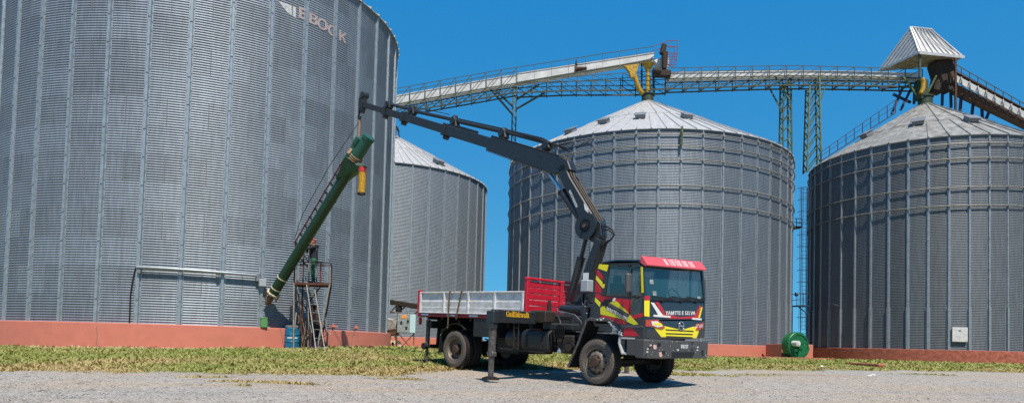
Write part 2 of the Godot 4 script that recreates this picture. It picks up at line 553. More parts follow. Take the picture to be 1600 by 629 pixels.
func make_ground() -> void:
	var v := PackedVector3Array()
	var n := PackedVector3Array()
	var c := PackedColorArray()
	var xs := []
	var ds := []
	var x := -26.0
	while x <= 40.0:
		xs.append(x)
		x += 0.3
	var d := -6.0
	while d <= 62.0:
		ds.append(d)
		d += 0.5 if d < 8.0 else (0.22 if d < 26.0 else 0.6)
	xs = [-1800.0, -300.0, -60.0] + xs + [70.0, 300.0, 1800.0]
	ds = [-1500.0, -100.0, -20.0] + ds + [90.0, 300.0, 2200.0]
	var H := []
	var C := []
	for i in xs.size():
		var hr := PackedFloat32Array()
		var cr := PackedColorArray()
		for j in ds.size():
			var X: float = xs[i]
			var D: float = ds[j]
			var inside := absf(X) < 50.0 and D > -10.0 and D < 80.0
			var y := ground_h(X, -D)
			if inside:
				y += nz.get_noise_2d(X * 9.0, D * 9.0) * 0.03 + nz.get_noise_2d(X * 60.0, D * 60.0) * 0.012
			hr.append(y)
			var col := Color(0.435, 0.405, 0.375)
			if inside:
				var t := clampf(nz.get_noise_2d(X * 5.0 + 40.0, D * 16.0) * 1.3 + 0.35, 0.0, 1.0)
				col = col.lerp(Color(0.47, 0.39, 0.305), t * 0.9)
				var t2 := clampf(nz.get_noise_2d(X * 3.0 - 70.0, D * 9.0 + 20.0) * 2.0, 0.0, 1.0)
				col = col.lerp(Color(0.375, 0.365, 0.355), t2 * 0.75)
				# a strip of bare reddish soil on the right
				var q := 1.0 - Vector2((X - 8.3) / 2.6, (D - 18.9) / 0.5).length()
				col = col.lerp(Color(0.36, 0.23, 0.145), clampf(q, 0, 1) * 0.7)
			var g := grass_amount(X, D) if inside else (1.0 if D > 30.0 else 0.0)
			var soil := Color(0.28, 0.27, 0.085)
			if inside:
				soil = soil.lerp(Color(0.36, 0.29, 0.13), clampf(nz.get_noise_2d(X * 8.0, D * 20.0 + 300.0) * 1.5 + 0.3, 0, 1))
			cr.append(col.lerp(soil, g))
		H.append(hr)
		C.append(cr)
	var idx := PackedInt32Array()
	var rows := ds.size()
	for i in xs.size():
		for j in rows:
			v.append(Vector3(xs[i], H[i][j], -ds[j]))
			c.append(C[i][j])
			var i0 := maxi(i - 1, 0)
			var i1 := mini(i + 1, xs.size() - 1)
			var j0 := maxi(j - 1, 0)
			var j1 := mini(j + 1, rows - 1)
			n.append(Vector3(-(H[i1][j] - H[i0][j]) / (xs[i1] - xs[i0]), 1.0, (H[i][j1] - H[i][j0]) / (ds[j1] - ds[j0])).normalized())
			if i < xs.size() - 1 and j < rows - 1:
				var a := i * rows + j
				idx.append_array([a, a + 1, a + rows, a + 1, a + rows + 1, a + rows])
	var arr := []
	arr.resize(Mesh.ARRAY_MAX)
	arr[Mesh.ARRAY_VERTEX] = v
	arr[Mesh.ARRAY_NORMAL] = n
	arr[Mesh.ARRAY_COLOR] = c
	arr[Mesh.ARRAY_INDEX] = idx
	var m := ArrayMesh.new()
	m.add_surface_from_arrays(Mesh.PRIMITIVE_TRIANGLES, arr)
	# gravel grain
	var im := Image.create(1024, 1024, false, Image.FORMAT_RGB8)
	var cell := FastNoiseLite.new()
	cell.noise_type = FastNoiseLite.TYPE_CELLULAR
	cell.cellular_return_type = FastNoiseLite.RETURN_CELL_VALUE
	cell.frequency = 0.16
	var cell2: FastNoiseLite = cell.duplicate()
	cell2.frequency = 0.07
	cell2.seed = 5
	var sm := FastNoiseLite.new()
	sm.frequency = 0.012
	for py in 1024:
		for p in 1024:
			var k := 0.84 + 0.30 * cell.get_noise_2d(p, py) + 0.08 * sm.get_noise_2d(p, py)
			var c2 := cell2.get_noise_2d(p, py)
			if c2 > 0.8:
				k += 0.16
			elif c2 < -0.84:
				k *= 0.5
			im.set_pixel(p, py, Color(k, k * 0.995, k * 0.985))
	var tex := ImageTexture.create_from_image(im)
	var gm := mat("ground", Color.WHITE, 0.95, 0.0, tex, 0.27)
	gm.vertex_color_use_as_albedo = true
	structure("ground", m, gm)

func make_grass() -> void:
	# one tuft, many copies
	var b := MB.new()
	var r := RandomNumberGenerator.new()
	r.seed = 4
	for k in 12:
		var a := r.randf() * TAU
		var o := Vector3(cos(a), 0, sin(a)) * r.randf_range(0.0, 0.075)
		var lean := Vector3(cos(a * 1.7), 0, sin(a * 1.7)) * r.randf_range(0.006, 0.035)
		var h := r.randf_range(0.014, 0.042)
		var s := Vector3(-sin(a * 2.3), 0, cos(a * 2.3)) * 0.0042
		var up := Vector3(0, 1, 0)
		b.tn(o - s, o + s, o + lean * 0.4 + up * h * 0.6 + s * 0.8, up, up, up)
		b.tn(o - s, o + lean * 0.4 + up * h * 0.6 + s * 0.8, o + lean + up * h, up, up, up)
	var spots := []
	var sz := 0
	var areas := [[-22.0, 6.0, 12.0, 28.0, 130000], [3.0, 40.0, 17.0, 46.0, 60000], [-12.0, 12.0, 28.0, 52.0, 10000]]
	for a in areas:
		for k in a[4]:
			var x := r.randf_range(a[0], a[1])
			var d := r.randf_range(a[2], a[3])
			if absf(x) > d * 0.80 + 1.0:
				continue
			var g := grass_amount(x, d)
			if r.randf() > g:
				continue
			if Vector2(x + 14.643, d - 32.176).length() < 8.9 or Vector2(x - 10.985, d - 56.06).length() < 11.8 or Vector2(x - 31.07, d - 50.5).length() < 8.4 or Vector2(x + 11.23, d - 59.1).length() < 9.0:
				continue
			spots.append([x, d, g])
	var mm := MultiMesh.new()
	mm.transform_format = MultiMesh.TRANSFORM_3D
	mm.use_colors = true
	mm.mesh = b.mesh()
	mm.instance_count = spots.size()
	for i in spots.size():
		var x: float = spots[i][0]
		var d: float = spots[i][1]
		var s := r.randf_range(0.6, 1.5) * (0.7 + 0.5 * float(spots[i][2]))
		if r.randf() < 0.03:
			s *= 1.9
		if d > 26.0:
			s *= 1.35
		var t := Transform3D(Basis(Vector3.UP, r.randf() * TAU).scaled(Vector3(s * 1.2, s, s * 1.2)), Vector3(x, ground_h(x, -d) + nz.get_noise_2d(x * 9.0, d * 9.0) * 0.03 - 0.005, -d))
		mm.set_instance_transform(i, t)
		var in_from := d - verge_edge(x)
		var green := clampf(nz.get_noise_2d(x * 6.0 + 11.0, d * 13.0 - 60.0) * 1.6 + 0.2 + smoothstep(1.0, 4.5, in_from) * 0.85 + r.randf_range(-0.3, 0.3), 0.0, 1.0)
		if x > 2.5:
			green = clampf(green + 0.25, 0.0, 1.0)
		# straw swept against the left silo's footing
		var straw := smoothstep(10.8, 9.4, Vector2(x + 14.643, d - 32.176).length()) * clampf(nz.get_noise_2d(x * 12.0, d * 12.0) * 2.0 + 0.75, 0, 1)
		var dry := Color(0.34, 0.255, 0.105).lerp(Color(0.46, 0.375, 0.19), r.randf())
		var fresh := Color(0.19, 0.24, 0.05).lerp(Color(0.30, 0.315, 0.095), r.randf())
		var col := dry.lerp(fresh, green)
		mm.set_instance_color(i, col.lerp(Color(0.50, 0.42, 0.24), straw * 0.8))
	var o := MultiMeshInstance3D.new()
	o.name = "grass"
	o.multimesh = mm
	o.material_override = M.grass
	add_child(o)
	o.set_meta("kind", "stuff")
	o.set_meta("label", "short green and straw-yellow grass between gravel and silos")
	o.set_meta("category", "grass")

	# loose stones on the gravel
	var pb := MB.new()
	var pts := [Vector3(0, 1, 0), Vector3(0, -1, 0)]
	for k in 5:
		pts.append(Vector3(cos(TAU * k / 5.0), r.randf_range(0.1, 0.6), sin(TAU * k / 5.0)))
	for k in 5:
		var p0: Vector3 = pts[2 + k]
		var p1: Vector3 = pts[2 + (k + 1) % 5]
		pb.tri(pts[0], p0, p1, pts[0] + p0 + p1)
		pb.tri(p0, p1, pts[1], p0 + p1)
	var stones := []
	for k in 60000:
		var d := 8.6 + pow(r.randf(), 1.5) * 10.0
		var x := r.randf_range(-0.82, 0.82) * d
		if r.randf() < grass_amount(x, d) * 0.85:
			continue
		stones.append(Vector3(x, ground_h(x, -d) + nz.get_noise_2d(x * 9.0, d * 9.0) * 0.03 + nz.get_noise_2d(x * 60.0, d * 60.0) * 0.012, -d))
	var pm := MultiMesh.new()
	pm.transform_format = MultiMesh.TRANSFORM_3D
	pm.use_colors = true
	pm.mesh = pb.mesh()
	pm.instance_count = stones.size()
	for i in stones.size():
		var s := 0.005 + 0.012 * pow(r.randf(), 3.0)
		if r.randf() < 0.02:
			s *= 1.9
		pm.set_instance_transform(i, Transform3D(Basis(Vector3.UP, r.randf() * TAU).scaled(Vector3(s, s * 0.6, s * r.randf_range(0.7, 1.3))), stones[i]))
		var k := r.randf_range(0.22, 0.48)
		if r.randf() < 0.3:
			k *= 0.45
		var warm := r.randf_range(0.0, 0.12)
		pm.set_instance_color(i, Color(k * (1.0 + warm), k, k * (1.0 - warm)))
	var po := MultiMeshInstance3D.new()
	po.name = "pebbles"
	po.multimesh = pm
	po.material_override = M.pebble
	add_child(po)
	po.set_meta("kind", "stuff")
	po.set_meta("label", "loose grey pebbles scattered over the gravel yard")
	po.set_meta("category", "pebbles")

# ---------------------------------------------------------------- silos
func sheet(r: float, da: float, h: float, waves: int, ppw: int, seg: int, amp: float) -> ArrayMesh:
	var b := MB.new()
	var rows := waves * ppw
	for j in rows:
		for i in seg:
			var P := []
			var N := []
			for q in [[0, 0], [1, 0], [1, 1], [0, 1]]:
				var a := -da * 0.5 + da * float(i + q[0]) / seg
				var t := float(j + q[1]) / rows
				var w := TAU * waves * t
				var rr := r + amp * cos(w)
				var sl := -amp * sin(w) * TAU * waves / h
				var d := Vector3(sin(a), 0, cos(a))
				P.append(d * rr + Vector3.UP * (h * t))
				N.append((d - Vector3.UP * sl).normalized())
			b.tn(P[0], P[1], P[2], N[0], N[1], N[2])
			b.tn(P[0], P[2], P[3], N[0], N[2], N[3])
	return b.mesh()

func turn(a: float, y := 0.0) -> Transform3D:
	return Transform3D(Basis(Vector3.UP, a), Vector3(0, y, 0))

func silo(label: String, at: Vector3, o: Dictionary) -> Node3D:
	var t := thing("grain_silo", label, "silo", at, "")
	var R: float = o.r
	var bays: int = o.bays
	var da := TAU / bays
	var y0: float = o.base
	var y1: float = o.eave
	var ry := 0.0
	# footing
	var f := MB.new()
	f.lathe([Vector2(0.0, -0.3), Vector2(R + 0.2, -0.3), Vector2(R + 0.2, y0 - 0.02), Vector2(R + 0.17, y0), Vector2(0.0, y0)], Transform3D.IDENTITY, 96)
	part(t, "footing", f, o.base_mat)
	# wall sheets
	var hue: Array = o.walls
	var rw := RandomNumberGenerator.new()
	rw.seed = o.seed
	var wall := y1 - y0
	if o.has("rings"):
		var rings: int = o.rings
		var h := wall / rings
		var sm := sheet(R, da, h, 11, 8, 5, 0.0105)
		var back := MB.new()
		var seam := MB.new()
		for k in bays:
			for j in rings:
				var a: float = o.phase + da * (k + (0.5 if j % 2 == 0 else 0.0))
				var w := wrapf(a - o.face, -PI, PI)
				if absf(w) < 1.62:
					put(t, "wall_sheet", sm, M[hue[rw.randi() % hue.size()]], turn(a, y0 + h * j))
					if j % 2 == 1:
						var e := a + da * 0.5
						var d := Vector3(sin(e), 0, cos(e))
						seam.box(d * (R + 0.004) + Vector3.UP * (y0 + h * (j + 0.5)), Vector3(0.022, h * 0.96, 0.012), Basis(Vector3.UP, e))
				else:
					var a0 := a - da * 0.5
					var d0 := Vector3(sin(a0), 0, cos(a0)) * R
					var d1 := Vector3(sin(a0 + da), 0, cos(a0 + da)) * R
					back.quad(d0 + Vector3.UP * (y0 + h * j), d1 + Vector3.UP * (y0 + h * j), d1 + Vector3.UP * (y0 + h * (j + 1)), d0 + Vector3.UP * (y0 + h * (j + 1)), d0)
		part(t, "rear_wall_sheets", back, M[hue[0]]).set_meta("kind", "stuff")
		part(t, "seam_sealant", seam, M.seal).set_meta("kind", "stuff")
	else:
		var waves := int(wall / 0.105)
		var sm := sheet(R, da, wall, waves, 4, 3, 0.0095)
		for k in bays:
			put(t, "wall_bay", sm, M[hue[rw.randi() % hue.size()]], turn(o.phase + da * (k + 0.5), y0))
	# upright stiffeners
	var rb := MB.new()
	var up := Transform3D(Basis(Vector3.RIGHT, Vector3.BACK, Vector3.UP), Vector3(0, 0, R - 0.004))
	var hw: float = o.rib_w
	var hat := func(k: float, dp: float) -> PackedVector2Array:
		return PackedVector2Array([Vector2(-hw * k, 0), Vector2(-hw * k, 0.014), Vector2(-hw * 0.55 * k, 0.016), Vector2(-hw * 0.42 * k, dp), Vector2(hw * 0.42 * k, dp), Vector2(hw * 0.55 * k, 0.016), Vector2(hw * k, 0.014), Vector2(hw * k, 0)])
	var low: float = o.get("heavy", y0)
	if low > y0:
		rb.prism(hat.call(1.35, 0.125), up, y0, low)
	rb.prism(hat.call(1.0, 0.085), up, low + 0.002, y1 - 0.05)
	if o.has("rings"):
		var h2: float = wall / o.rings
		for j in int(o.rings):
			var yy := y0 + h2 * (j + 0.97)
			rb.box(Vector3(0, yy, R + 0.084), Vector3(hw * 0.75, 0.22, 0.012))
			rb.box(Vector3(0, yy - 0.13, R + 0.088), Vector3(hw * 0.9, 0.035, 0.03))
			for q in [-0.6, -0.3, 0.0, 0.35]:
				rb.box(Vector3(hw * 0.74, yy + q * h2, R + 0.018), Vector3(0.03, 0.03, 0.016))
				rb.box(Vector3(-hw * 0.74, yy + q * h2, R + 0.018), Vector3(0.03, 0.03, 0.016))
	else:
		for j in 7:
			rb.box(Vector3(0, y0 + wall * (j + 0.6) / 7.0, R + 0.088), Vector3(hw * 0.9, 0.09, 0.014))
	var rbm := rb.mesh()
	for k in bays:
		put(t, "stiffener", rbm, M[o.rib], turn(o.phase + da * k))
	# wind rings
	for y in o.get("wind", []):
		var wr := MB.new()
		var pts := []
		for k in 129:
			pts.append(Vector3(sin(TAU * k / 128.0) * (R + 0.15), y, cos(TAU * k / 128.0) * (R + 0.15)))
		wr.tube(pts, 0.036, 6)
		for k in bays:
			var a: float = o.phase + da * k
			wr.box(Vector3(sin(a) * (R + 0.14), y, cos(a) * (R + 0.14)), Vector3(0.12, 0.15, 0.10), Basis(Vector3.UP, a))
		part(t, "wind_ring", wr, M.wind)
	# roof
	var nr: int = o.roof_n
	var ra := TAU / nr
	var rise: float = o.rise
	var Re := R + 0.13
	var ye := y1 - 0.03
	var slope := rise / R
	var rmid := R * float(o.get("step", 0.52))
	var yof := func(r: float) -> float: return ye + (Re - r) * slope
	var eb := MB.new()
	eb.lathe([Vector2(R - 0.01, y1 - 0.1), Vector2(R + 0.07, y1 - 0.1), Vector2(R + 0.07, y1 - 0.02), Vector2(Re - 0.02, ye - 0.03)], Transform3D.IDENTITY, bays * 2)
	part(t, "eave_angle", eb, M[o.rib])
	var make_panel := func(r0: float, r1: float, lift: float, aa: float) -> ArrayMesh:
		var b := MB.new()
		var s := sin(aa * 0.5)
		var c := cos(aa * 0.5)
		var A := Vector3(-s * r0, yof.call(r0) + lift, c * r0)
		var B := Vector3(s * r0, yof.call(r0) + lift, c * r0)
		var C := Vector3(s * r1, yof.call(r1) + lift, c * r1)
		var D := Vector3(-s * r1, yof.call(r1) + lift, c * r1)
		var dn := Vector3(0, -0.035, 0)
		b.quad(A, B, C, D, Vector3.UP)
		b.quad(A + dn, B + dn, C + dn, D + dn, Vector3.DOWN)
		b.quad(A, B, B + dn, A + dn, Vector3.BACK)
		b.bar(B + Vector3(0, 0.02, 0.02), C + Vector3(0, 0.02, 0.0), 0.07, 0.075)
		return b.mesh()
	var pl: ArrayMesh = make_panel.call(Re, rmid - 0.1, 0.0, ra)
	var pu: ArrayMesh = make_panel.call(rmid + 0.05, 0.55, 0.05, ra * 2.0)
	for k in nr:
		var a: float = o.phase + ra * (k + 0.5)
		put(t, "roof_panel", pl, M[o.roof_mat], turn(a))
		if k % 2 == 0:
			put(t, "roof_panel", pu, M[o.roof_mat], turn(a + ra * 0.5))
	var cap := MB.new()
	var yc: float = yof.call(0.6)
	cap.lathe([Vector2(0.72, yc - 0.05), Vector2(0.66, yc + 0.12), Vector2(0.5, yc + 0.16), Vector2(0.5, yc + 0.75), Vector2(0.58, yc + 0.75), Vector2(0.58, yc + 0.83), Vector2(0.0, yc + 0.83)], Transform3D.IDENTITY, 24)
	part(t, "roof_collar", cap, M[o.get("cap_mat", "roof")])
	for w in o.get("vents", []):
		# found on the roof cone along the pixel's ray
		var d := ray(w[0], w[1])
		d /= -d.z
		var s := 20.0
		while s < 90.0:
			var p := EYE + d * s - at
			if p.y < yof.call(Vector2(p.x, p.z).length()):
				break
			s += 0.04
		var p := EYE + d * s - at
		var a := atan2(p.x, p.z)
		var rr := Vector2(p.x, p.z).length()
		var bs := Basis(Vector3.UP, a) * Basis(Vector3.RIGHT, atan(slope))
		var c := Vector3(sin(a) * rr, yof.call(rr), cos(a) * rr)
		var vb := MB.new()
		vb.box(c + bs * Vector3(0, 0.16, 0.1), Vector3(0.72, 0.30, 0.65), bs, 0.02)
		vb.box(c + bs * Vector3(0, 0.33, 0.15), Vector3(0.88, 0.06, 0.84), bs, 0.02)
		var ve := part(t, "roof_vent", vb, M.vent)
		var vd := MB.new()
		vd.box(c + bs * Vector3(0, 0.16, 0.43), Vector3(0.66, 0.23, 0.02), bs)
		part(ve, "louvre", vd, M.vent)
	return t

var S1 := Vector3(-14.643, 0, -32.176)
var S2 := Vector3(10.985, 0, -56.061)
var S3 := Vector3(31.073, 0, -50.532)
var S4 := Vector3(-11.229, 0, -59.125)
const R1 := 8.537
const R2 := 11.398
const R3 := 7.997
const R4 := 8.632
const BASE := 0.838

func make_silos() -> void:
	var face1 := atan2(-S1.x, -S1.z)
	var a1 := silo("largest bare corrugated silo with faded red lettering, on a salmon footing", S1, {"r": R1, "bays": 39, "base": BASE, "eave": 15.08, "rise": 4.0, "phase": -0.4844, "face": face1, "rings": 14, "walls": ["zinc0", "zinc1", "zinc2", "zinc3"], "rib": "rib", "rib_w": 0.105, "base_mat": M.base, "seed": 5, "roof_n": 78, "roof_mat": "roof"})
	# faded painted lettering: letters follow the wall
	var marks := [["E", 471.5, 21.5, "sign_red"], ["B", 488.5, 30.0, "sign_red"], ["O", 503.0, 38.5, "sign_red"], ["C", 517.5, 48.0, "sign_red"], ["K", 534.0, 57.5, "sign_red"]]
	var font := SystemFont.new()
	font.font_names = PackedStringArray(["Droid Sans"])
	font.font_weight = 700
	for q in marks:
		var tm := TextMesh.new()
		tm.text = q[0]
		tm.font = font
		tm.font_size = 64
		tm.pixel_size = 0.0098
		tm.depth = 0.01
		var p := on_silo(q[1], q[2], S1, R1) - S1
		var a := atan2(p.x, p.z)
		put(a1, "painted_letter", tm, M[q[3]], Transform3D(Basis(Vector3.UP, a).scaled_local(Vector3(1.25, 0.95, 1)), Vector3(sin(a) * (R1 + 0.014), p.y, cos(a) * (R1 + 0.014))))
	var sw := [[Vector2(434, 1), Vector2(450, 6), Vector2(456, 18), Vector2(449, 20)], [Vector2(450, 6.5), Vector2(455, 8), Vector2(455.5, 24), Vector2(450.5, 21)], [Vector2(457, 9), Vector2(462, 11), Vector2(462, 28), Vector2(457, 25)]]
	for q in sw:
		var b := MB.new()
		var c3 := []
		for w in q:
			var p := on_silo(w.x, w.y, S1, R1 + 0.012) - S1
			c3.append(p)
		b.quad(c3[0], c3[1], c3[2], c3[3], Vector3(c3[0].x, 0, c3[0].z))
		part(a1, "painted_stripe", b, M.sign_white)
	# conduit rail along the lower wall, with its end box and drop hose with its shadow
	var rl := MB.new()
	var pts := []
	for i in 13:
		var u := 213.0 + i * (400.0 - 213.0) / 12.0
		var w := 417.0 + 13.0 * pow(i / 12.0, 1.25)
		var p := on_silo(u, w, S1, R1 + 0.17) - S1
		pts.append(p)
	rl.tube(pts, 0.055, 8)
	part(a1, "conduit_rail", rl, M.rib)
	for u in [[217.0, 418.0], [281.0, 421.0], [340.0, 424.5], [402.0, 431.0]]:
		var p := on_silo(u[0], u[1], S1, R1 + 0.1) - S1
		var b := MB.new()
		var a := atan2(p.x, p.z)
		b.box(p + Vector3(0, -0.05, 0), Vector3(0.13, 0.3, 0.16), Basis(Vector3.UP, a), 0.01)
		part(a1, "rail_bracket", b, M.vent)
	var dp := MB.new()
	var pp := []
	for w in [[211.0, 418.0], [207.0, 435.0], [203.0, 460.0], [201.0, 506.0]]:
		pp.append(on_silo(w[0], w[1], S1, R1 + 0.05) - S1)
	dp.tube(pp, 0.022, 6)
	part(a1, "hose_and_shadow", dp, M.black)  # black tube for the conduit hose, drawn where its shadow runs
	var jb := MB.new()
	var jp := on_silo(409.5, 441.5, S1, R1 + 0.16) - S1
	jb.box(jp, Vector3(0.26, 0.28, 0.16), Basis(Vector3.UP, atan2(jp.x, jp.z)), 0.015)
	part(a1, "junction_box", jb, M.box_grey)
	for q in [[520.5, 510.0, 0.38, 0.07], [556.0, 512.0, 0.16, 0.07]]:
		var p := on_silo(q[0], q[1], S1, R1 + 0.12) - S1
		var b := MB.new()
		var bs := Basis(Vector3.UP, atan2(p.x, p.z))
		b.box(p + bs * Vector3(0, 0.0, 0.02), Vector3(q[2], 0.06, 0.12), bs, 0.01)
		b.box(p + Vector3(0, 0.0, 0), Vector3(0.07, 0.2, 0.1), bs, 0.01)
		part(a1, "anchor_lug", b, M.base)

	for q in [[[552.0, 514.0], [553.5, 520.0], [550.0, 526.0], [549.5, 533.0], [546.5, 540.0]], [[437.0, 511.0], [440.0, 525.0], [443.0, 541.0]], [[150.0, 509.0], [151.0, 524.0], [149.5, 543.0]]]:
		var cr := MB.new()
		var cpts := []
		for w in q:
			cpts.append(on_silo(w[0], w[1], S1, R1 + 0.2) - S1)
		cr.tube(cpts, 0.009, 5)
		part(a1, "footing_crack", cr, M.seal)
	var h2 := func(y: float) -> float: return on_silo(1064.0, y, S2, R2).y
	silo("wide silo braced by five wind rings, under the highest conveyor's yellow spouts", S2, {"r": R2, "bays": 48, "base": BASE, "eave": 15.27, "rise": 6.076, "phase": -1.3021, "walls": ["dull0", "dull1", "dull2"], "rib": "rib_dull", "rib_w": 0.12, "base_mat": M.base, "seed": 8, "roof_n": 72, "roof_mat": "roof", "heavy": 4.0, "wind": [h2.call(208.6), h2.call(228.0), h2.call(249.5), h2.call(290.0), h2.call(318.8)], "cap_mat": "duct_green", "vents": [[894.0, 207.0], [945.0, 192.0], [1001.0, 184.0], [1072.0, 184.0], [1120.0, 190.0]]})
	var h3 := func(y: float) -> float: return on_silo(1515.0, y, S3, R3).y
	var a3 := silo("dark weathered silo with four wind rings and a white hatch near its footing", S3, {"r": R3, "bays": 44, "base": BASE, "eave": 14.73, "rise": 4.907, "phase": -1.5268, "walls": ["old0", "old1", "old2"], "rib": "rib_dull", "rib_w": 0.10, "base_mat": M.base_old, "seed": 13, "roof_n": 44, "roof_mat": "roof_old", "heavy": 3.6, "step": 0.6, "wind": [h3.call(223.9), h3.call(247.5), h3.call(291.6), h3.call(321.0)], "cap_mat": "duct_green", "vents": [[1436.0, 193.0], [1358.0, 212.0], [1516.0, 189.0], [1567.0, 195.0]]})
	var hp := on_silo(1500.5, 522.5, S3, R3 + 0.1) - S3
	var hb := MB.new()
	hb.box(hp, Vector3(0.86, 0.92, 0.12), Basis(Vector3.UP, atan2(hp.x, hp.z)), 0.02)
	var ht := part(a3, "hatch", hb, M.hatch)
	var hn := MB.new()
	var hbs := Basis(Vector3.UP, atan2(hp.x, hp.z))
	hn.box(hp + hbs * Vector3(0, 0.28, 0.07), Vector3(0.16, 0.05, 0.04), hbs, 0.01)
	part(ht, "handle", hn, M.vent)
	silo("plain silo standing between the largest one and the ringed silo", S4, {"r": R4, "bays": 39, "base": BASE, "eave": 14.13, "rise": 4.75, "phase": 0.2301, "walls": ["zinc0", "zinc1", "zinc2", "zinc3"], "rib": "rib", "rib_w": 0.085, "base_mat": M.base, "seed": 17, "roof_n": 78, "roof_mat": "roof", "vents": [[683.0, 255.0]]})

# ---------------------------------------------------------------- the crane truck (local x forward, y up, z to the side one sees)
func V(x: float, y: float, z: float) -> Vector3:
	return Vector3(x, y, z)

func poly(a: Array) -> PackedVector2Array:
	var p := PackedVector2Array()
	for i in range(0, a.size(), 2):
		p.append(Vector2(a[i], a[i + 1]))
	return p

# flat paint patch on the visible side / the front, its outline given in pixels of the photograph
func side_patch(parent: Node3D, called: String, a: Array, w: float, m: Material, ox := 0.0, oy := 0.0, sc := 1.0, out := 0.004) -> MeshInstance3D:
	var p := PackedVector2Array()
	for i in range(0, a.size(), 2):
		var q := on_side(ox + a[i] / sc, oy + a[i + 1] / sc, w)
		p.append(Vector2(q.x, q.y))
	var b := MB.new()
	b.prism(p, Transform3D(Basis.IDENTITY, V(0, 0, w)), 0.0005, out)
	return part(parent, called, b, m)

func front_patch(parent: Node3D, called: String, a: Array, s: float, m: Material, ox := 0.0, oy := 0.0, sc := 1.0, out := 0.004) -> MeshInstance3D:
	var p := PackedVector2Array()
	for i in range(0, a.size(), 2):
		var q := on_front(ox + a[i] / sc, oy + a[i + 1] / sc, s)
		p.append(Vector2(-q.z, q.y))
	var b := MB.new()
	b.prism(p, Transform3D(Basis(V(0, 0, -1), Vector3.UP, V(1, 0, 0)), V(s, 0, 0)), 0.0005, out)
	return part(parent, called, b, m)

func lettering(parent: Node3D, called: String, s: String, m: Material, t: Transform3D, width: float, height: float, face := "Droid Sans") -> void:
	var f := SystemFont.new()
	f.font_names = PackedStringArray([face])
	f.font_weight = 700
	var tm := TextMesh.new()
	tm.text = s
	tm.font = f
	tm.font_size = 32
	tm.pixel_size = 0.01
	tm.depth = 0.02
	var bb := tm.get_aabb()
	var sc := Vector3(width / maxf(bb.size.x, 0.01), height / maxf(bb.size.y, 0.01), 0.15)
	put(parent, called, tm, m, Transform3D(t.basis.scaled_local(sc), t.origin))

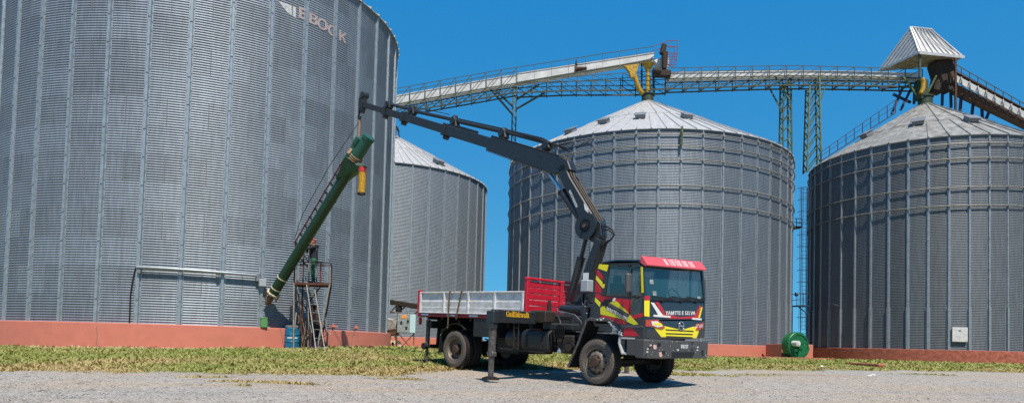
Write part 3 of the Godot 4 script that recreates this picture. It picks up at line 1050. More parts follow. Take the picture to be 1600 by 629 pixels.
func wheel(parent: Node3D, c: Vector3, side: float, width: float, steer: bool, dusty: bool) -> void:
	# axis along z; side +1 shows its face to +z
	var t := Transform3D(Basis(V(1, 0, 0), V(0, 0, side), V(0, -side, 0)), c)
	var hw := width * 0.5
	var r := 0.5
	var ty := MB.new()
	ty.lathe([Vector2(0.30, -hw + 0.03), Vector2(0.36, -hw), Vector2(0.42, -hw), Vector2(0.468, -hw + 0.02), Vector2(0.49, -hw + 0.045), Vector2(r - 0.012, -hw + 0.07)], t, 48)
	var z := -hw + 0.07
	var rib := (width - 0.14) / 5.0
	for k in 5:
		var z1 := z + rib
		ty.lathe([Vector2(r - 0.012, z), Vector2(r, z + 0.004), Vector2(r, z1 - 0.012), Vector2(r - 0.014, z1 - 0.006), Vector2(r - 0.012, z1)], t, 48)
		z = z1
	ty.lathe([Vector2(r - 0.012, hw - 0.07), Vector2(0.49, hw - 0.045), Vector2(0.468, hw - 0.02)], t, 48)
	for k in 44:
		var a := TAU * k / 44.0
		var d := t.basis * V(sin(a), 0, cos(a))
		for s in [-1.0, 1.0]:
			ty.box(c + d * 0.484 + t.basis.y * (s * (hw - 0.052)), V(0.030, 0.05, 0.030), Basis(d.cross(t.basis.y).normalized(), t.basis.y, d))
	var o := part(parent, "wheel", ty, M.rubber)
	var sw := MB.new()
	sw.lathe([Vector2(0.468, hw - 0.02), Vector2(0.455, hw - 0.006), Vector2(0.42, hw), Vector2(0.395, hw - 0.002), Vector2(0.39, hw + 0.004), Vector2(0.36, hw), Vector2(0.33, hw - 0.012), Vector2(0.30, hw - 0.035)], t, 48)
	part(o, "sidewall", sw, M.dust_tyre if dusty else M.rubber)
	var rm := MB.new()
	if steer:
		rm.lathe([Vector2(0.305, hw - 0.05), Vector2(0.305, hw - 0.02), Vector2(0.285, hw - 0.02), Vector2(0.275, hw - 0.06), Vector2(0.27, hw - 0.08), Vector2(0.19, hw - 0.005), Vector2(0.165, hw + 0.01), Vector2(0.10, hw + 0.01)], t, 40)
	else:
		rm.lathe([Vector2(0.305, hw - 0.05), Vector2(0.305, hw - 0.02), Vector2(0.288, hw - 0.02), Vector2(0.27, hw - 0.05), Vector2(0.255, hw - 0.15), Vector2(0.22, hw - 0.17), Vector2(0.16, hw - 0.155), Vector2(0.10, hw - 0.15)], t, 40)
	var ri := part(o, "rim", rm, M.rim)
	var zf := hw + 0.01 if steer else hw - 0.15
	var hb := MB.new()
	if steer:
		hb.lathe([Vector2(0.115, zf - 0.005), Vector2(0.11, zf + 0.04), Vector2(0.085, zf + 0.055), Vector2(0.0, zf + 0.055)], t, 24)
	else:
		hb.lathe([Vector2(0.13, zf - 0.01), Vector2(0.12, zf + 0.11), Vector2(0.09, zf + 0.13), Vector2(0.0, zf + 0.13)], t, 24)
	part(o, "hub", hb, M.hub)
	var nut := MB.new()
	nut.cyl(Vector3.ZERO, V(0, 0.035, 0), 0.017, 0.014, 6)
	var nm := nut.mesh()
	for k in 10:
		var a := TAU * k / 10.0
		var d := t.basis * V(sin(a), 0, cos(a))
		put(o, "lug_nut", nm, M.steel, Transform3D(t.basis, c + d * 0.145 + t.basis.y * zf))
	if steer:
		var hole := MB.new()
		hole.cyl(V(0, -0.004, 0), V(0, 0.004, 0), 0.026, 0.026, 10)
		var hm := hole.mesh()
		for k in 10:
			var a := TAU * (k + 0.5) / 10.0
			var d := t.basis * V(sin(a), 0, cos(a))
			var nn := (t.basis.y * 0.73 + d * 0.68).normalized()
			var xx := nn.cross(d.cross(nn)).normalized()
			put(o, "hand_hole", hm, M.black, Transform3D(Basis(d.cross(t.basis.y).normalized(), nn, d.cross(t.basis.y).normalized().cross(nn)), c + d * 0.232 + t.basis.y * (hw - 0.042)))

func make_truck() -> void:
	var T := thing("crane_truck", "black cab-over flatbed truck with red and yellow stripes and a rear-facing crane", "truck")
	T.transform = TRUCK
	make_cab(T)
	make_bed(T)
	make_chassis(T)
	make_crane(T)

func make_cab(T: Node3D) -> void:
	var W := 1.17
	# shell: side panels below the windows (one per side), floor, back wall, roof
	var low := poly([-0.10, 1.93, -0.12, 1.40, 0.30, 1.40, 0.52, 1.28, 0.66, 1.10, 0.70, 1.05, 1.20, 1.05, 1.215, 1.43, 1.20, 1.90, 1.16, 1.93, 0.86, 1.93, 0.22, 1.94])
	var b := MB.new()
	b.box(V(0.55, 1.33, 0), V(1.3, 0.06, 2.2))
	b.box(V(-0.09, 1.66, 0), V(0.05, 0.62, 2.22))
	var cab := part(T, "cab", b, M.cab)
	# the cab sits a little over to the near side on its mounts
	var tb := Basis(Vector3.RIGHT, 0.045)
	cab.transform = Transform3D(tb, V(0, 1.1, 0) - tb * V(0, 1.1, 0))
	frame = TRUCK * cab.transform
	for s in [1.0, -1.0]:
		var d := MB.new()
		var t := Transform3D(Basis(V(1, 0, 0), V(0, 1, 0), V(0, 0, s)), Vector3.ZERO)
		d.prism(low, t, W - 0.07, W, 0.012)
		part(cab, "side_panel", d, M.cab)
		var pr := MB.new()
		pr.prism(poly([-0.10, 1.932, 0.21, 1.942, 0.30, 2.55, 0.34, 2.60, 0.07, 2.60]), t, W - 0.075, W - 0.004, 0.012)
		part(cab, "rear_pillar", pr, M.cab)
		var pa := MB.new()
		pa.prism(poly([1.165, 1.932, 1.215, 1.90, 1.14, 2.56, 1.08, 2.56]), t, W - 0.075, W - 0.004, 0.01)
		part(cab, "windscreen_pillar", pa, M.cab)
		var ps := MB.new()
		ps.prism(poly([0.815, 1.94, 0.855, 1.94, 0.855, 2.56, 0.815, 2.56]), t, W - 0.06, W - 0.012, 0.005)
		part(cab, "window_post", ps, M.black)
		var dr := MB.new()
		dr.prism(poly([0.30, 2.552, 1.08, 2.562, 1.06, 2.61, 0.34, 2.61]), t, W - 0.07, W - 0.006, 0.008)
		part(cab, "window_header", dr, M.cab)
		var g := MB.new()
		g.prism(poly([0.215, 1.945, 0.812, 1.942, 0.812, 2.548, 0.305, 2.55]), t, W - 0.045, W - 0.037)
		part(cab, "side_window", g, M.glass)
		var g2 := MB.new()
		g2.prism(poly([0.858, 1.942, 1.158, 1.935, 1.08, 2.555, 0.858, 2.555]), t, W - 0.045, W - 0.037)
		part(cab, "quarter_window", g2, M.glass)
		# door seams: thin dark strips laid on the panel
		var sm := MB.new()
		for q in [[0.86, 1.41, 0.86, 1.93], [0.19, 1.42, 0.20, 1.93]]:
			sm.bar(V(q[0], q[1], s * (W + 0.0005)), V(q[2], q[3], s * (W + 0.0005)), 0.012, 0.003, V(0, 0, 1))
		part(cab, "door_seam", sm, M.black)
		var sill := MB.new()
		sill.bar(V(0.20, 1.945, s * (W + 0.004)), V(1.16, 1.932, s * (W + 0.004)), 0.014, 0.02, V(0, 0, 1))
		part(cab, "window_sill", sill, M.rust)
		# mirror
		var ar := MB.new()
		ar.tube([V(0.98, 2.52, s * W), V(1.0, 2.5, s * (W + 0.18)), V(0.99, 2.36, s * (W + 0.22))], 0.012, 6)
		ar.tube([V(1.02, 1.9, s * W), V(1.02, 1.93, s * (W + 0.18)), V(1.0, 2.02, s * (W + 0.22))], 0.012, 6)
		var mi := part(cab, "mirror_arm", ar, M.black)
		var mb := MB.new()
		mb.box(V(0.98, 2.19, s * (W + 0.22)), V(0.10, 0.40, 0.21), Basis(Vector3.UP, s * 0.25), 0.035)
		part(mi, "mirror", mb, M.mirror_grey)
	var rf := MB.new()
	rf.prism(poly([0.06, 2.60, 1.14, 2.57, 1.13, 2.62, 1.05, 2.665, 0.5, 2.69, 0.12, 2.665]), Transform3D.IDENTITY, -W + 0.002, W - 0.002, 0.03)
	part(cab, "roof", rf, M.cab)
	# back wall with its window
	var bw := MB.new()
	for z in [-1.02, 0.0, 1.02]:
		bw.box(V(-0.03, 2.27, z), V(0.05, 0.68, 0.18 if z != 0.0 else 0.12), Basis(Vector3.BACK, -0.22), 0.01)
	bw.box(V(0.045, 2.57, 0), V(0.05, 0.09, 2.2))
	part(cab, "back_frame", bw, M.cab)
	var rg := MB.new()
	rg.box(V(-0.03, 2.26, 0), V(0.008, 0.60, 1.9), Basis(Vector3.BACK, -0.22))
	part(cab, "rear_window", rg, M.glass)
	# front: two panels, windscreen, visor
	var fp := MB.new()
	fp.prism(poly([1.12, 1.47, 1.215, 1.465, 1.205, 1.80, 1.185, 1.87, 1.12, 1.87]), Transform3D.IDENTITY, -W + 0.06, W - 0.06, 0.012)
	part(cab, "front_panel", fp, M.cab)
	var gp := MB.new()
	gp.prism(poly([1.12, 1.05, 1.215, 1.05, 1.225, 1.25, 1.215, 1.44, 1.12, 1.44]), Transform3D.IDENTITY, -W + 0.06, W - 0.06, 0.014)
	var grille := part(cab, "grille_panel", gp, M.cab)
	for s in [1.0, -1.0]:
		var cp := MB.new()
		cp.prism(poly([1.10, s * 1.165, 1.165, s * 1.165, 1.20, s * 1.14, 1.212, s * 1.10, 1.10, s * 1.10]), Transform3D(Basis(V(1, 0, 0), V(0, 0, 1), V(0, -1, 0)), Vector3.ZERO), -1.90, -1.05)
		part(cab, "corner_panel", cp, M.cab)
	var ws := MB.new()
	ws.quad(V(1.19, 1.865, 1.10), V(1.19, 1.865, -1.10), V(1.115, 2.56, -1.06), V(1.115, 2.56, 1.06), V(1, 0, 0))
	ws.quad(V(1.183, 1.865, 1.10), V(1.183, 1.865, -1.10), V(1.108, 2.56, -1.06), V(1.108, 2.56, 1.06), V(-1, 0, 0))
	part(cab, "windscreen", ws, M.glass)
	var wsf := MB.new()
	wsf.bar(V(1.195, 1.865, 1.12), V(1.195, 1.865, -1.12), 0.04, 0.03)
	wsf.bar(V(1.118, 2.55, 1.10), V(1.118, 2.55, -1.10), 0.04, 0.05)
	part(cab, "windscreen_seal", wsf, M.black)
	# wipers
	for q in [[0.86, 0.25], [0.15, -0.42], [-0.45, -0.98]]:
		var wp := MB.new()
		wp.bar(V(1.222, 1.85, q[0] - 0.3), V(1.222, 1.93, q[1]), 0.012, 0.012)
		wp.bar(V(1.215, 1.94, q[0] + 0.05), V(1.215, 1.885, q[1] - 0.1), 0.018, 0.03)
		wp.cyl(V(1.20, 1.845, q[0] - 0.3), V(1.24, 1.845, q[0] - 0.3), 0.03, 0.025, 8)
		part(cab, "wiper", wp, M.black)
	var vz := MB.new()
	vz.prism(poly([1.10, 2.72, 1.13, 2.735, 1.265, 2.56, 1.26, 2.54, 1.235, 2.54, 1.10, 2.69]), Transform3D.IDENTITY, -1.08, 1.17, 0.004)
	for s in [-1.08, 1.15]:
		vz.prism(poly([1.10, 2.70, 1.24, 2.545, 1.21, 2.535, 1.10, 2.60]), Transform3D.IDENTITY, s, s + 0.02)
	var visor := part(cab, "sun_visor", vz, M.visor_red)
	var vt := Basis(V(0, 0, -1), V(-0.611, 0.792, 0), V(0.792, 0.611, 0))
	for q in [[0.42, 0.10], [0.26, 0.05], [0.15, 0.09], [0.02, 0.06], [-0.09, 0.10], [-0.24, 0.05], [-0.34, 0.10], [-0.50, 0.05], [-0.60, 0.08]]:
		var sb := MB.new()
		sb.box(V(1.199, 2.649, q[0]), V(q[1], 0.16, 0.004), vt)
		part(visor, "visor_stripe", sb, M.visor_stripe)
	# paintwork, side
	var A := [920.0, 390.0, 4.49]
	var wp2 := W + 0.0
	for q in [
		["stripe", [75, 100, 140, 105, 128, 152, 66, 130], M.yellow, W - 0.003], ["stripe", [60, 135, 104, 186, 100, 214, 54, 170], M.red, W - 0.003],
		["stripe", [55, 180, 98, 228, 92, 262, 50, 206], M.yellow, W - 0.003], ["stripe", [97, 240, 114, 240, 108, 268, 94, 268], M.yellow, W - 0.003], ["stripe", [48, 220, 90, 276, 88, 304, 44, 296], M.red, W - 0.003]]:
		side_patch(cab, q[0], q[1], q[3], q[2], A[0], A[1], A[2])
	for q in [
		["stripe", [50, 305, 84, 312, 84, 352, 46, 330], M.red], ["stripe", [46, 334, 84, 370, 78, 400, 44, 362], M.yellow],
		["stripe", [86, 322, 286, 348, 286, 462, 200, 392, 86, 362], M.red], ["stripe", [86, 455, 240, 488, 268, 520, 200, 520, 120, 486, 86, 484], M.red],
		["stripe", [252, 548, 308, 548, 352, 604, 244, 604], M.red], ["stripe", [294, 465, 378, 440, 380, 470, 300, 486], M.red], ["stripe", [292, 350, 302, 350, 300, 462, 292, 462], M.red]]:
		side_patch(cab, q[0], q[1], wp2, q[2], A[0], A[1], A[2])
	side_patch(cab, "swoosh", [82, 410, 130, 352, 200, 362, 262, 424, 348, 522, 318, 526, 230, 484, 84, 452], wp2, M.olive, A[0], A[1], A[2], 0.006)
	side_patch(cab, "name_strip", [116, 396, 142, 368, 288, 452, 264, 498, 122, 414], wp2, M.black, A[0], A[1], A[2], 0.008)
	side_patch(cab, "emblem", [92, 380, 110, 348, 150, 344, 190, 336, 176, 358, 140, 372, 124, 392, 100, 396], wp2, M.black, A[0], A[1], A[2], 0.009)
	side_patch(cab, "emblem_spot", [168, 352, 180, 336, 192, 338, 186, 358, 174, 364], wp2, M.decal_white, A[0], A[1], A[2], 0.011)
	side_patch(cab, "name_band", [142, 372, 284, 452, 276, 468, 138, 388], wp2, M.mirror_grey, A[0], A[1], A[2], 0.0105)
	var p0 := on_side(920 + 128 / 4.49, 390 + 408 / 4.49, W)
	var p1 := on_side(920 + 272 / 4.49, 390 + 484 / 4.49, W)
	var dd := (p1 - p0)
	var xx := dd.normalized()
	lettering(cab, "lettering", "MASTERGUIN", M.decal_white, Transform3D(Basis(xx, V(-xx.y, xx.x, 0), V(0, 0, 1)), (p0 + p1) * 0.5 + V(0, 0, 0.010)), dd.length(), 0.062)
	side_patch(cab, "belt_trim", [230, 528, 384, 530, 384, 544, 236, 544], wp2, M.mirror_grey, A[0], A[1], A[2], 0.02)
	var lw := side_patch(cab, "lower_door_window", [300, 310, 378, 330, 362, 448, 296, 458], wp2, M.glass, A[0], A[1], A[2], 0.003)
	var lwb := side_patch(cab, "window_recess", [300, 310, 378, 330, 362, 448, 296, 458], wp2 - 0.002, M.black, A[0], A[1], A[2], 0.0022)
	lw.position.z = 0.002
	side_patch(cab, "pillar_stripe", [366, 120, 380, 120, 386, 300, 372, 302], W - 0.003, M.yellow, A[0], A[1], A[2], 0.004)
	var hd := MB.new()
	hd.tube([V(0.93, 1.86, W + 0.03), V(1.0, 1.83, W + 0.05), V(1.08, 1.84, W + 0.03)], 0.014, 6)
	part(cab, "door_handle", hd, M.mirror_grey)
	# paintwork, front
	var B := [1005.0, 460.0, 5.72]
	var sf := 1.216
	for q in [
		["stripe", [66, 66, 100, 74, 182, 190, 140, 190], M.decal_white], ["stripe", [106, 64, 140, 68, 206, 178, 330, 200, 462, 190, 504, 100, 526, 102, 492, 214, 200, 214], M.red],
		["stripe", [510, 112, 532, 112, 508, 206, 488, 206], M.yellow], ["stripe", [10, 52, 58, 52, 56, 198, 10, 190], M.yellow], ["stripe", [10, 12, 60, 12, 58, 50, 10, 50], M.red]]:
		front_patch(cab, q[0], q[1], sf, q[2], B[0], B[1], B[2])
	front_patch(cab, "marker_bar", [90, 178, 240, 190, 240, 206, 90, 196], sf, M.decal_white, B[0], B[1], B[2], 0.02)
	front_patch(cab, "marker_bar", [435, 206, 518, 212, 518, 228, 435, 222], sf, M.decal_white, B[0], B[1], B[2], 0.02)
	var f0 := on_front(1005 + 200 / 5.72, 460 + 150 / 5.72, sf)
	var f1 := on_front(1005 + 465 / 5.72, 460 + 178 / 5.72, sf)
	lettering(cab, "lettering", "YAMTTI E SILVA", M.decal_white, Transform3D(Basis(V(0, 0, -1), Vector3.UP, V(1, 0, 0)), (f0 + f1) * 0.5 + V(0.006, 0, 0)), (f1 - f0).length(), 0.078)
	front_patch(grille, "grille_wing", [98, 296, 190, 280, 330, 312, 356, 312, 450, 285, 508, 300, 476, 388, 160, 378], 1.224, M.yellow, B[0], B[1], B[2], 0.006)
	for q in [[200, 308, 450, 322, 450, 332, 200, 318], [202, 342, 442, 350, 442, 360, 204, 352], [204, 368, 440, 378, 440, 386, 206, 378]]:
		front_patch(grille, "grille_slot", q, 1.226, M.black, B[0], B[1], B[2], 0.008)
	front_patch(grille, "headlamp", [20, 226, 130, 222, 190, 292, 160, 308, 60, 284, 18, 282], 1.224, M.lens_red, B[0], B[1], B[2], 0.02)
	front_patch(grille, "headlamp_lens", [64, 238, 120, 236, 170, 284, 120, 290, 76, 276], 1.224, M.decal_white, B[0], B[1], B[2], 0.026)
	front_patch(grille, "headlamp_stripe", [80, 252, 150, 254, 168, 276, 90, 272], 1.224, M.yellow, B[0], B[1], B[2], 0.029)
	front_patch(grille, "headlamp", [466, 312, 488, 262, 536, 250, 534, 296, 500, 316], 1.224, M.lens_red, B[0], B[1], B[2], 0.02)
	front_patch(grille, "headlamp_lens", [492, 296, 502, 268, 524, 264, 522, 290], 1.224, M.lens_clear, B[0], B[1], B[2], 0.026)
	var lg := on_front(1005 + 340 / 5.72, 460 + 280 / 5.72, 1.232)
	var em := MB.new()
	var ring := []
	for k in 25:
		ring.append(lg + V(0.006, sin(TAU * k / 24.0) * 0.088, cos(TAU * k / 24.0) * 0.10))
	em.tube(ring, 0.011, 6)
	em.tube([lg + V(0.006, -0.005, 0.085), lg + V(0.006, 0.012, 0.03), lg + V(0.006, -0.012, -0.03), lg + V(0.006, 0.005, -0.085)], 0.02, 6)
	part(grille, "emblem", em, M.chrome)
	# cabin fittings
	var it := MB.new()
	it.box(V(1.02, 1.76, 0), V(0.26, 0.28, 2.1), Basis.IDENTITY, 0.04)
	part(cab, "dashboard", it, M.seat)
	for z in [-0.58, 0.58]:
		var st := MB.new()
		st.box(V(0.36, 1.62, z), V(0.46, 0.18, 0.5), Basis.IDENTITY, 0.05)
		st.box(V(0.12, 1.92, z), V(0.14, 0.62, 0.48), Basis(Vector3.BACK, 0.12), 0.05)
		st.box(V(0.09, 2.3, z), V(0.1, 0.18, 0.26), Basis.IDENTITY, 0.04)
		part(cab, "seat", st, M.seat)
	var sr := MB.new()
	var rp := []
	var sb2 := Basis(Vector3.BACK, 0.5)
	for k in 25:
		rp.append(V(0.80, 1.93, -0.58) + sb2 * V(0, sin(TAU * k / 24.0) * 0.22, cos(TAU * k / 24.0) * 0.22) )
	sr.tube(rp, 0.016, 6)
	sr.cyl(V(0.80, 1.93, -0.58), V(0.98, 1.80, -0.58), 0.03, 0.04, 8)
	sr.bar(V(0.80, 1.93, -0.80), V(0.80, 1.93, -0.36), 0.04, 0.02)
	part(cab, "steering_wheel", sr, M.black)
	for q in [[1018.0, 440.0], [1021.0, 458.0], [1090.0, 466.0]]:
		var c := on_front(q[0], q[1], 1.15)
		var k := (2.56 - c.y) / 0.695
		var st := MB.new()
		st.box(V(lerpf(1.115, 1.19, k) + 0.006, c.y, c.z), V(0.003, 0.09, 0.13), Basis(Vector3.BACK, 0.1))
		part(cab, "windscreen_sticker", st, M.cabinet)
	frame = TRUCK
	# step below the door, wheel arch, bumper
	var sp := MB.new()
	sp.prism(poly([0.60, 1.06, 0.585, 0.92, 0.68, 0.70, 1.24, 0.70, 1.24, 0.745, 0.71, 0.745, 0.64, 0.92, 0.66, 1.06]), Transform3D.IDENTITY, W - 0.16, W + 0.015, 0.01)
	sp.prism(poly([0.66, 1.02, 1.0, 1.02, 1.0, 1.05, 0.66, 1.05]), Transform3D.IDENTITY, W - 0.16, W + 0.012)
	var step := part(T, "cab_step", sp, M.white_paint)
	var si := MB.new()
	si.box(V(0.95, 0.89, W - 0.14), V(0.56, 0.28, 0.04))
	si.box(V(1.02, 0.90, W - 0.06), V(0.42, 0.022, 0.14))
	part(step, "step_tread", si, M.chassis)
	for s in [1.0, -1.0]:
		var t := Transform3D(Basis(V(1, 0, 0), V(0, 1, 0), V(0, 0, s)), Vector3.ZERO)
		var arch := [[-0.74, 0.33], [-0.50, 0.82], [-0.27, 1.36], [-0.20, 1.395], [0.28, 1.392], [0.52, 1.28], [0.685, 1.06]]
		var fd := MB.new()
		var fl := MB.new()
		for i in arch.size() - 1:
			var a := V(arch[i][0], arch[i][1], 0)
			var c := V(arch[i + 1][0], arch[i + 1][1], 0)
			fd.bar(a + V(0, 0, s * 0.92), c + V(0, 0, s * 0.92), 0.46, 0.022, V(-a.y + c.y, c.x - a.x, 0) if false else Vector3.UP)
			var e0 := a + V(0, 0, s * (W + 0.005))
			var e1 := c + V(0, 0, s * (W + 0.005))
			fl.bar(e0, e1, 0.055, 0.03, V(0, 0, 1), 0.006)
		var fo := part(T, "wheel_arch", fd, M.chassis)
		part(fo, "arch_lip", fl, M.leg_grey)
		if s > 0.0:
			var wh := MB.new()
			wh.bar(V(0.06, 1.405, W + 0.012), V(0.29, 1.402, W + 0.012), 0.06, 0.035, V(0, 0, 1), 0.005)
			wh.bar(V(0.30, 1.39, W + 0.012), V(0.52, 1.285, W + 0.012), 0.10, 0.035, V(0, 0, 1), 0.005)
			wh.bar(V(0.52, 1.28, W + 0.012), V(0.665, 1.09, W + 0.012), 0.11, 0.035, V(0, 0, 1), 0.005)
			part(fo, "arch_trim", wh, M.bumper)
			var rw := RandomNumberGenerator.new()
			rw.seed = 77
			for k in 16:
				var q := rw.randf()
				var c := V(0.06, 1.407, 0).lerp(V(0.30, 1.40, 0), q / 0.35) if q < 0.35 else V(0.30, 1.39, 0).lerp(V(0.67, 1.09, 0), (q - 0.35) / 0.65)
				var ch := MB.new()
				ch.box(c + V(rw.randf_range(-0.02, 0.02), rw.randf_range(-0.02, 0.02), W + 0.031), V(rw.randf_range(0.03, 0.10), rw.randf_range(0.015, 0.04), 0.003), Basis(Vector3.BACK, rw.randf_range(-1.0, 0.3)))
				part(fo, "paint_chip", ch, M.decal_white)
	var bp := MB.new()
	var bprof := poly([1.05, 1.21, 1.24, 1.21, 1.315, 1.12, 1.335, 0.9, 1.335, 0.4, 1.335, -0.4, 1.335, -0.9, 1.315, -1.12, 1.24, -1.21, 1.05, -1.21, 1.05, -1.0, 1.20, -0.9, 1.20, 0.9, 1.05, 1.0])
	bp.prism(bprof, Transform3D(Basis(V(1, 0, 0), V(0, 0, 1), V(0, -1, 0)), Vector3.ZERO), -1.03, -0.655, 0.018)
	var bump := part(T, "bumper", bp, M.bumper)
	for q in [["painted_opening", [256, 512, 464, 512, 440, 562, 256, 566], M.black], ["painted_opening", [128, 430, 158, 430, 158, 466, 128, 466], M.black], ["painted_opening", [170, 502, 196, 500, 196, 536, 170, 536], M.black], ["painted_opening", [432, 424, 450, 424, 450, 440, 432, 440], M.black], ["fog_lamp", [88, 456, 100, 446, 118, 450, 122, 474, 112, 490, 94, 486], M.lens_amber], ["fog_lamp", [142, 514, 164, 512, 172, 544, 160, 560, 144, 548], M.lens_amber], ["number_plate", [330, 432, 410, 440, 412, 494, 330, 488], M.mirror_grey], ["painted_opening", [520, 500, 540, 496, 542, 540, 524, 544], M.black], ["painted_opening", [430, 482, 446, 484, 446, 500, 430, 498], M.black]]:
		front_patch(bump, q[0], q[1], 1.335, q[2], B[0], B[1], B[2], 0.004)  # openings are flat black patches, the dark of the holes painted on
	var pl := on_front(1005 + 371 / 5.72, 460 + 464 / 5.72, 1.342)
	lettering(bump, "plate_lettering", "OUD 137", M.decal_white, Transform3D(Basis(V(0, 0, -1), Vector3.UP, V(1, 0, 0)), pl), 0.27, 0.075)
	var rw := RandomNumberGenerator.new()
	rw.seed = 31
	for k in 40:
		var z := rw.randf_range(-1.1, 1.1)
		var y := rw.randf_range(0.68, 1.01)
		var ch := MB.new()
		ch.box(V(1.336 if absf(z) < 0.9 else 1.326, y, z), V(0.004, rw.randf_range(0.004, 0.022), rw.randf_range(0.004, 0.022)), Basis(V(1, 0, 0), rw.randf() * 3.0))
		part(bump, "paint_chip", ch, M.chip)
	for q in [[66, 452, 1.0], [40, 486, 0.8], [36, 512, 0.9], [488, 470, 0.9], [484, 496, 0.8], [310, 494, 1.0]]:
		front_patch(bump, "paint_chip", [q[0] - 9 * q[2], q[1] - 6, q[0] + 8, q[1] - 8 * q[2], q[0] + 10 * q[2], q[1] + 4, q[0] - 4, q[1] + 8 * q[2]], 1.335, M.chip, B[0], B[1], B[2], 0.005)
	var bs := MB.new()
	for z in [0.94, 0.99]:
		bs.box(V(1.2, 1.035, z), V(0.12, 0.03, 0.04))
	bs.box(V(1.0, 0.85, 1.195), V(0.34, 0.30, 0.02), Basis.IDENTITY, 0.006)
	part(bump, "bumper_end", bs, M.bumper)

func make_bed(T: Node3D) -> void:
	var W := 1.2
	var x0 := -6.29
	var x1 := -2.16
	var fl := MB.new()
	fl.box(V((x0 + x1) * 0.5, 1.395, 0), V(x1 - x0, 0.06, W * 2.0 - 0.08))
	for k in 7:
		fl.box(V(x0 + 0.25 + k * 0.6, 1.31, 0), V(0.08, 0.11, 2.1))
	var bed := part(T, "load_bed", fl, M.chassis)
	for s in [1.0, -1.0]:
		var rl := MB.new()
		rl.box(V((x0 + x1) * 0.5, 1.385, s * (W - 0.02)), V(x1 - x0 + 0.06, 0.10, 0.05), Basis.IDENTITY, 0.008)
		var side := part(bed, "side_rail", rl, M.rail_red)
		for q in [-6.0, -4.85, -3.95]:
			var mk := MB.new()
			mk.box(V(q, 1.385, s * (W + 0.006)), V(0.34, 0.045, 0.004))
			part(bed, "reflector", mk, M.lens_clear)
		var xs := [-6.22, -5.17, -4.18, -3.18, -2.20]
		for i in 5:
			var ps := MB.new()
			ps.box(V(xs[i], 1.715, s * (W - 0.005)), V(0.075, 0.57, 0.055), Basis.IDENTITY, 0.012)
			part(bed, "side_post", ps, M.board_white)
			if i == 4:
				continue
			var l: float = xs[i + 1] - xs[i] - 0.08
			var cx: float = (xs[i + 1] + xs[i]) * 0.5
			var ys := [[1.445, 0.165], [1.605, 0.165], [1.835, 0.275]]
			for j in 3:
				var pk := MB.new()
				var yc: float = ys[j][0] + ys[j][1] * 0.5 - 0.01
				if j < 2:
					pk.box(V(cx, yc, s * (W - 0.022)), V(l + 0.01, ys[j][1], 0.035), Basis(V(1, 0, 0), s * 0.07), 0.008)
				else:
					pk.box(V(cx, 1.868, s * (W - 0.038)), V(l + 0.01, 0.235, 0.026), Basis.IDENTITY, 0.006)
				part(bed, "side_board", pk, M.board_white)
		var tr := MB.new()
		tr.box(V((x0 + x1) * 0.5 + 0.02, 1.99, s * (W - 0.012)), V(x1 - x0 - 0.02, 0.035, 0.07), Basis.IDENTITY, 0.008)
		part(bed, "top_rail", tr, M.cream if false else M.board_white)
		var br := MB.new()
		br.box(V((x0 + x1) * 0.5, 1.443, s * (W - 0.008)), V(x1 - x0 - 0.04, 0.022, 0.07), Basis.IDENTITY, 0.005)
		part(bed, "bottom_rail", br, M.board_white)
		var rp := MB.new()
		rp.box(V(x0 - 0.02, 1.68, s * (W - 0.03)), V(0.09, 0.70, 0.09), Basis(Vector3.BACK, 0.03), 0.012)
		rp.box(V(x0 + 0.0, 2.03, s * (W - 0.03)), V(0.12, 0.05, 0.1), Basis.IDENTITY, 0.01)
		part(bed, "corner_post", rp, M.bed_red)
	var tg := MB.new()
	tg.box(V(x0, 1.70, 0), V(0.05, 0.56, 2.2), Basis.IDENTITY, 0.01)
	tg.box(V(x0 - 0.035, 1.38, 0), V(0.06, 0.12, 2.36), Basis.IDENTITY, 0.01)
	part(bed, "tailgate", tg, M.bed_red)
	var tl := MB.new()
	tl.box(V(x0 - 0.05, 1.2, W - 0.1), V(0.06, 0.2, 0.1), Basis.IDENTITY, 0.02)
	part(bed, "tail_lamp", tl, M.lens_red)
	# headboard: framed red planks facing the cab
	for z in [-1.17, 0.0, 1.17]:
		var ps := MB.new()
		ps.box(V(x1 + 0.05, 1.87, z), V(0.10, 0.88, 0.09), Basis.IDENTITY, 0.012)
		part(bed, "headboard_post", ps, M.bed_red)
	var tp := MB.new()
	tp.box(V(x1 + 0.05, 2.305, 0), V(0.11, 0.06, 2.46), Basis.IDENTITY, 0.012)
	part(bed, "headboard_rail", tp, M.bed_red)
	for sgn in [-1.0, 1.0]:
		for k in 6:
			var pk := MB.new()
			pk.box(V(x1 + 0.05 + (0.006 if k % 2 == 0 else 0.0), 1.46 + k * 0.142, sgn * 0.585), V(0.035, 0.128, 1.07), Basis.IDENTITY, 0.008)
			part(bed, "headboard_plank", pk, M.bed_red)
	# ratchet straps over the near side
	for q in [[-4.93, 1.17, -4.90], [-4.58, 1.42, -4.42]]:
		var st := MB.new()
		st.box(V(q[2], 2.013, W - 0.05), V(0.05, 0.006, 0.2))
		st.bar(V(q[2], 2.012, W + 0.045), V(q[0], q[1], W + 0.035), 0.05, 0.008, V(0, 0, 1))
		part(bed, "strap", st, M.strap)
		var hk := MB.new()
		hk.tube([V(q[0], q[1], W + 0.035), V(q[0] - 0.03, q[1] - 0.07, W + 0.04), V(q[0], q[1] - 0.14, W + 0.04), V(q[0] + 0.03, q[1] - 0.07, W + 0.04), V(q[0], q[1], W + 0.035)], 0.012, 6)
		part(bed, "strap_hook", hk, M.steel)

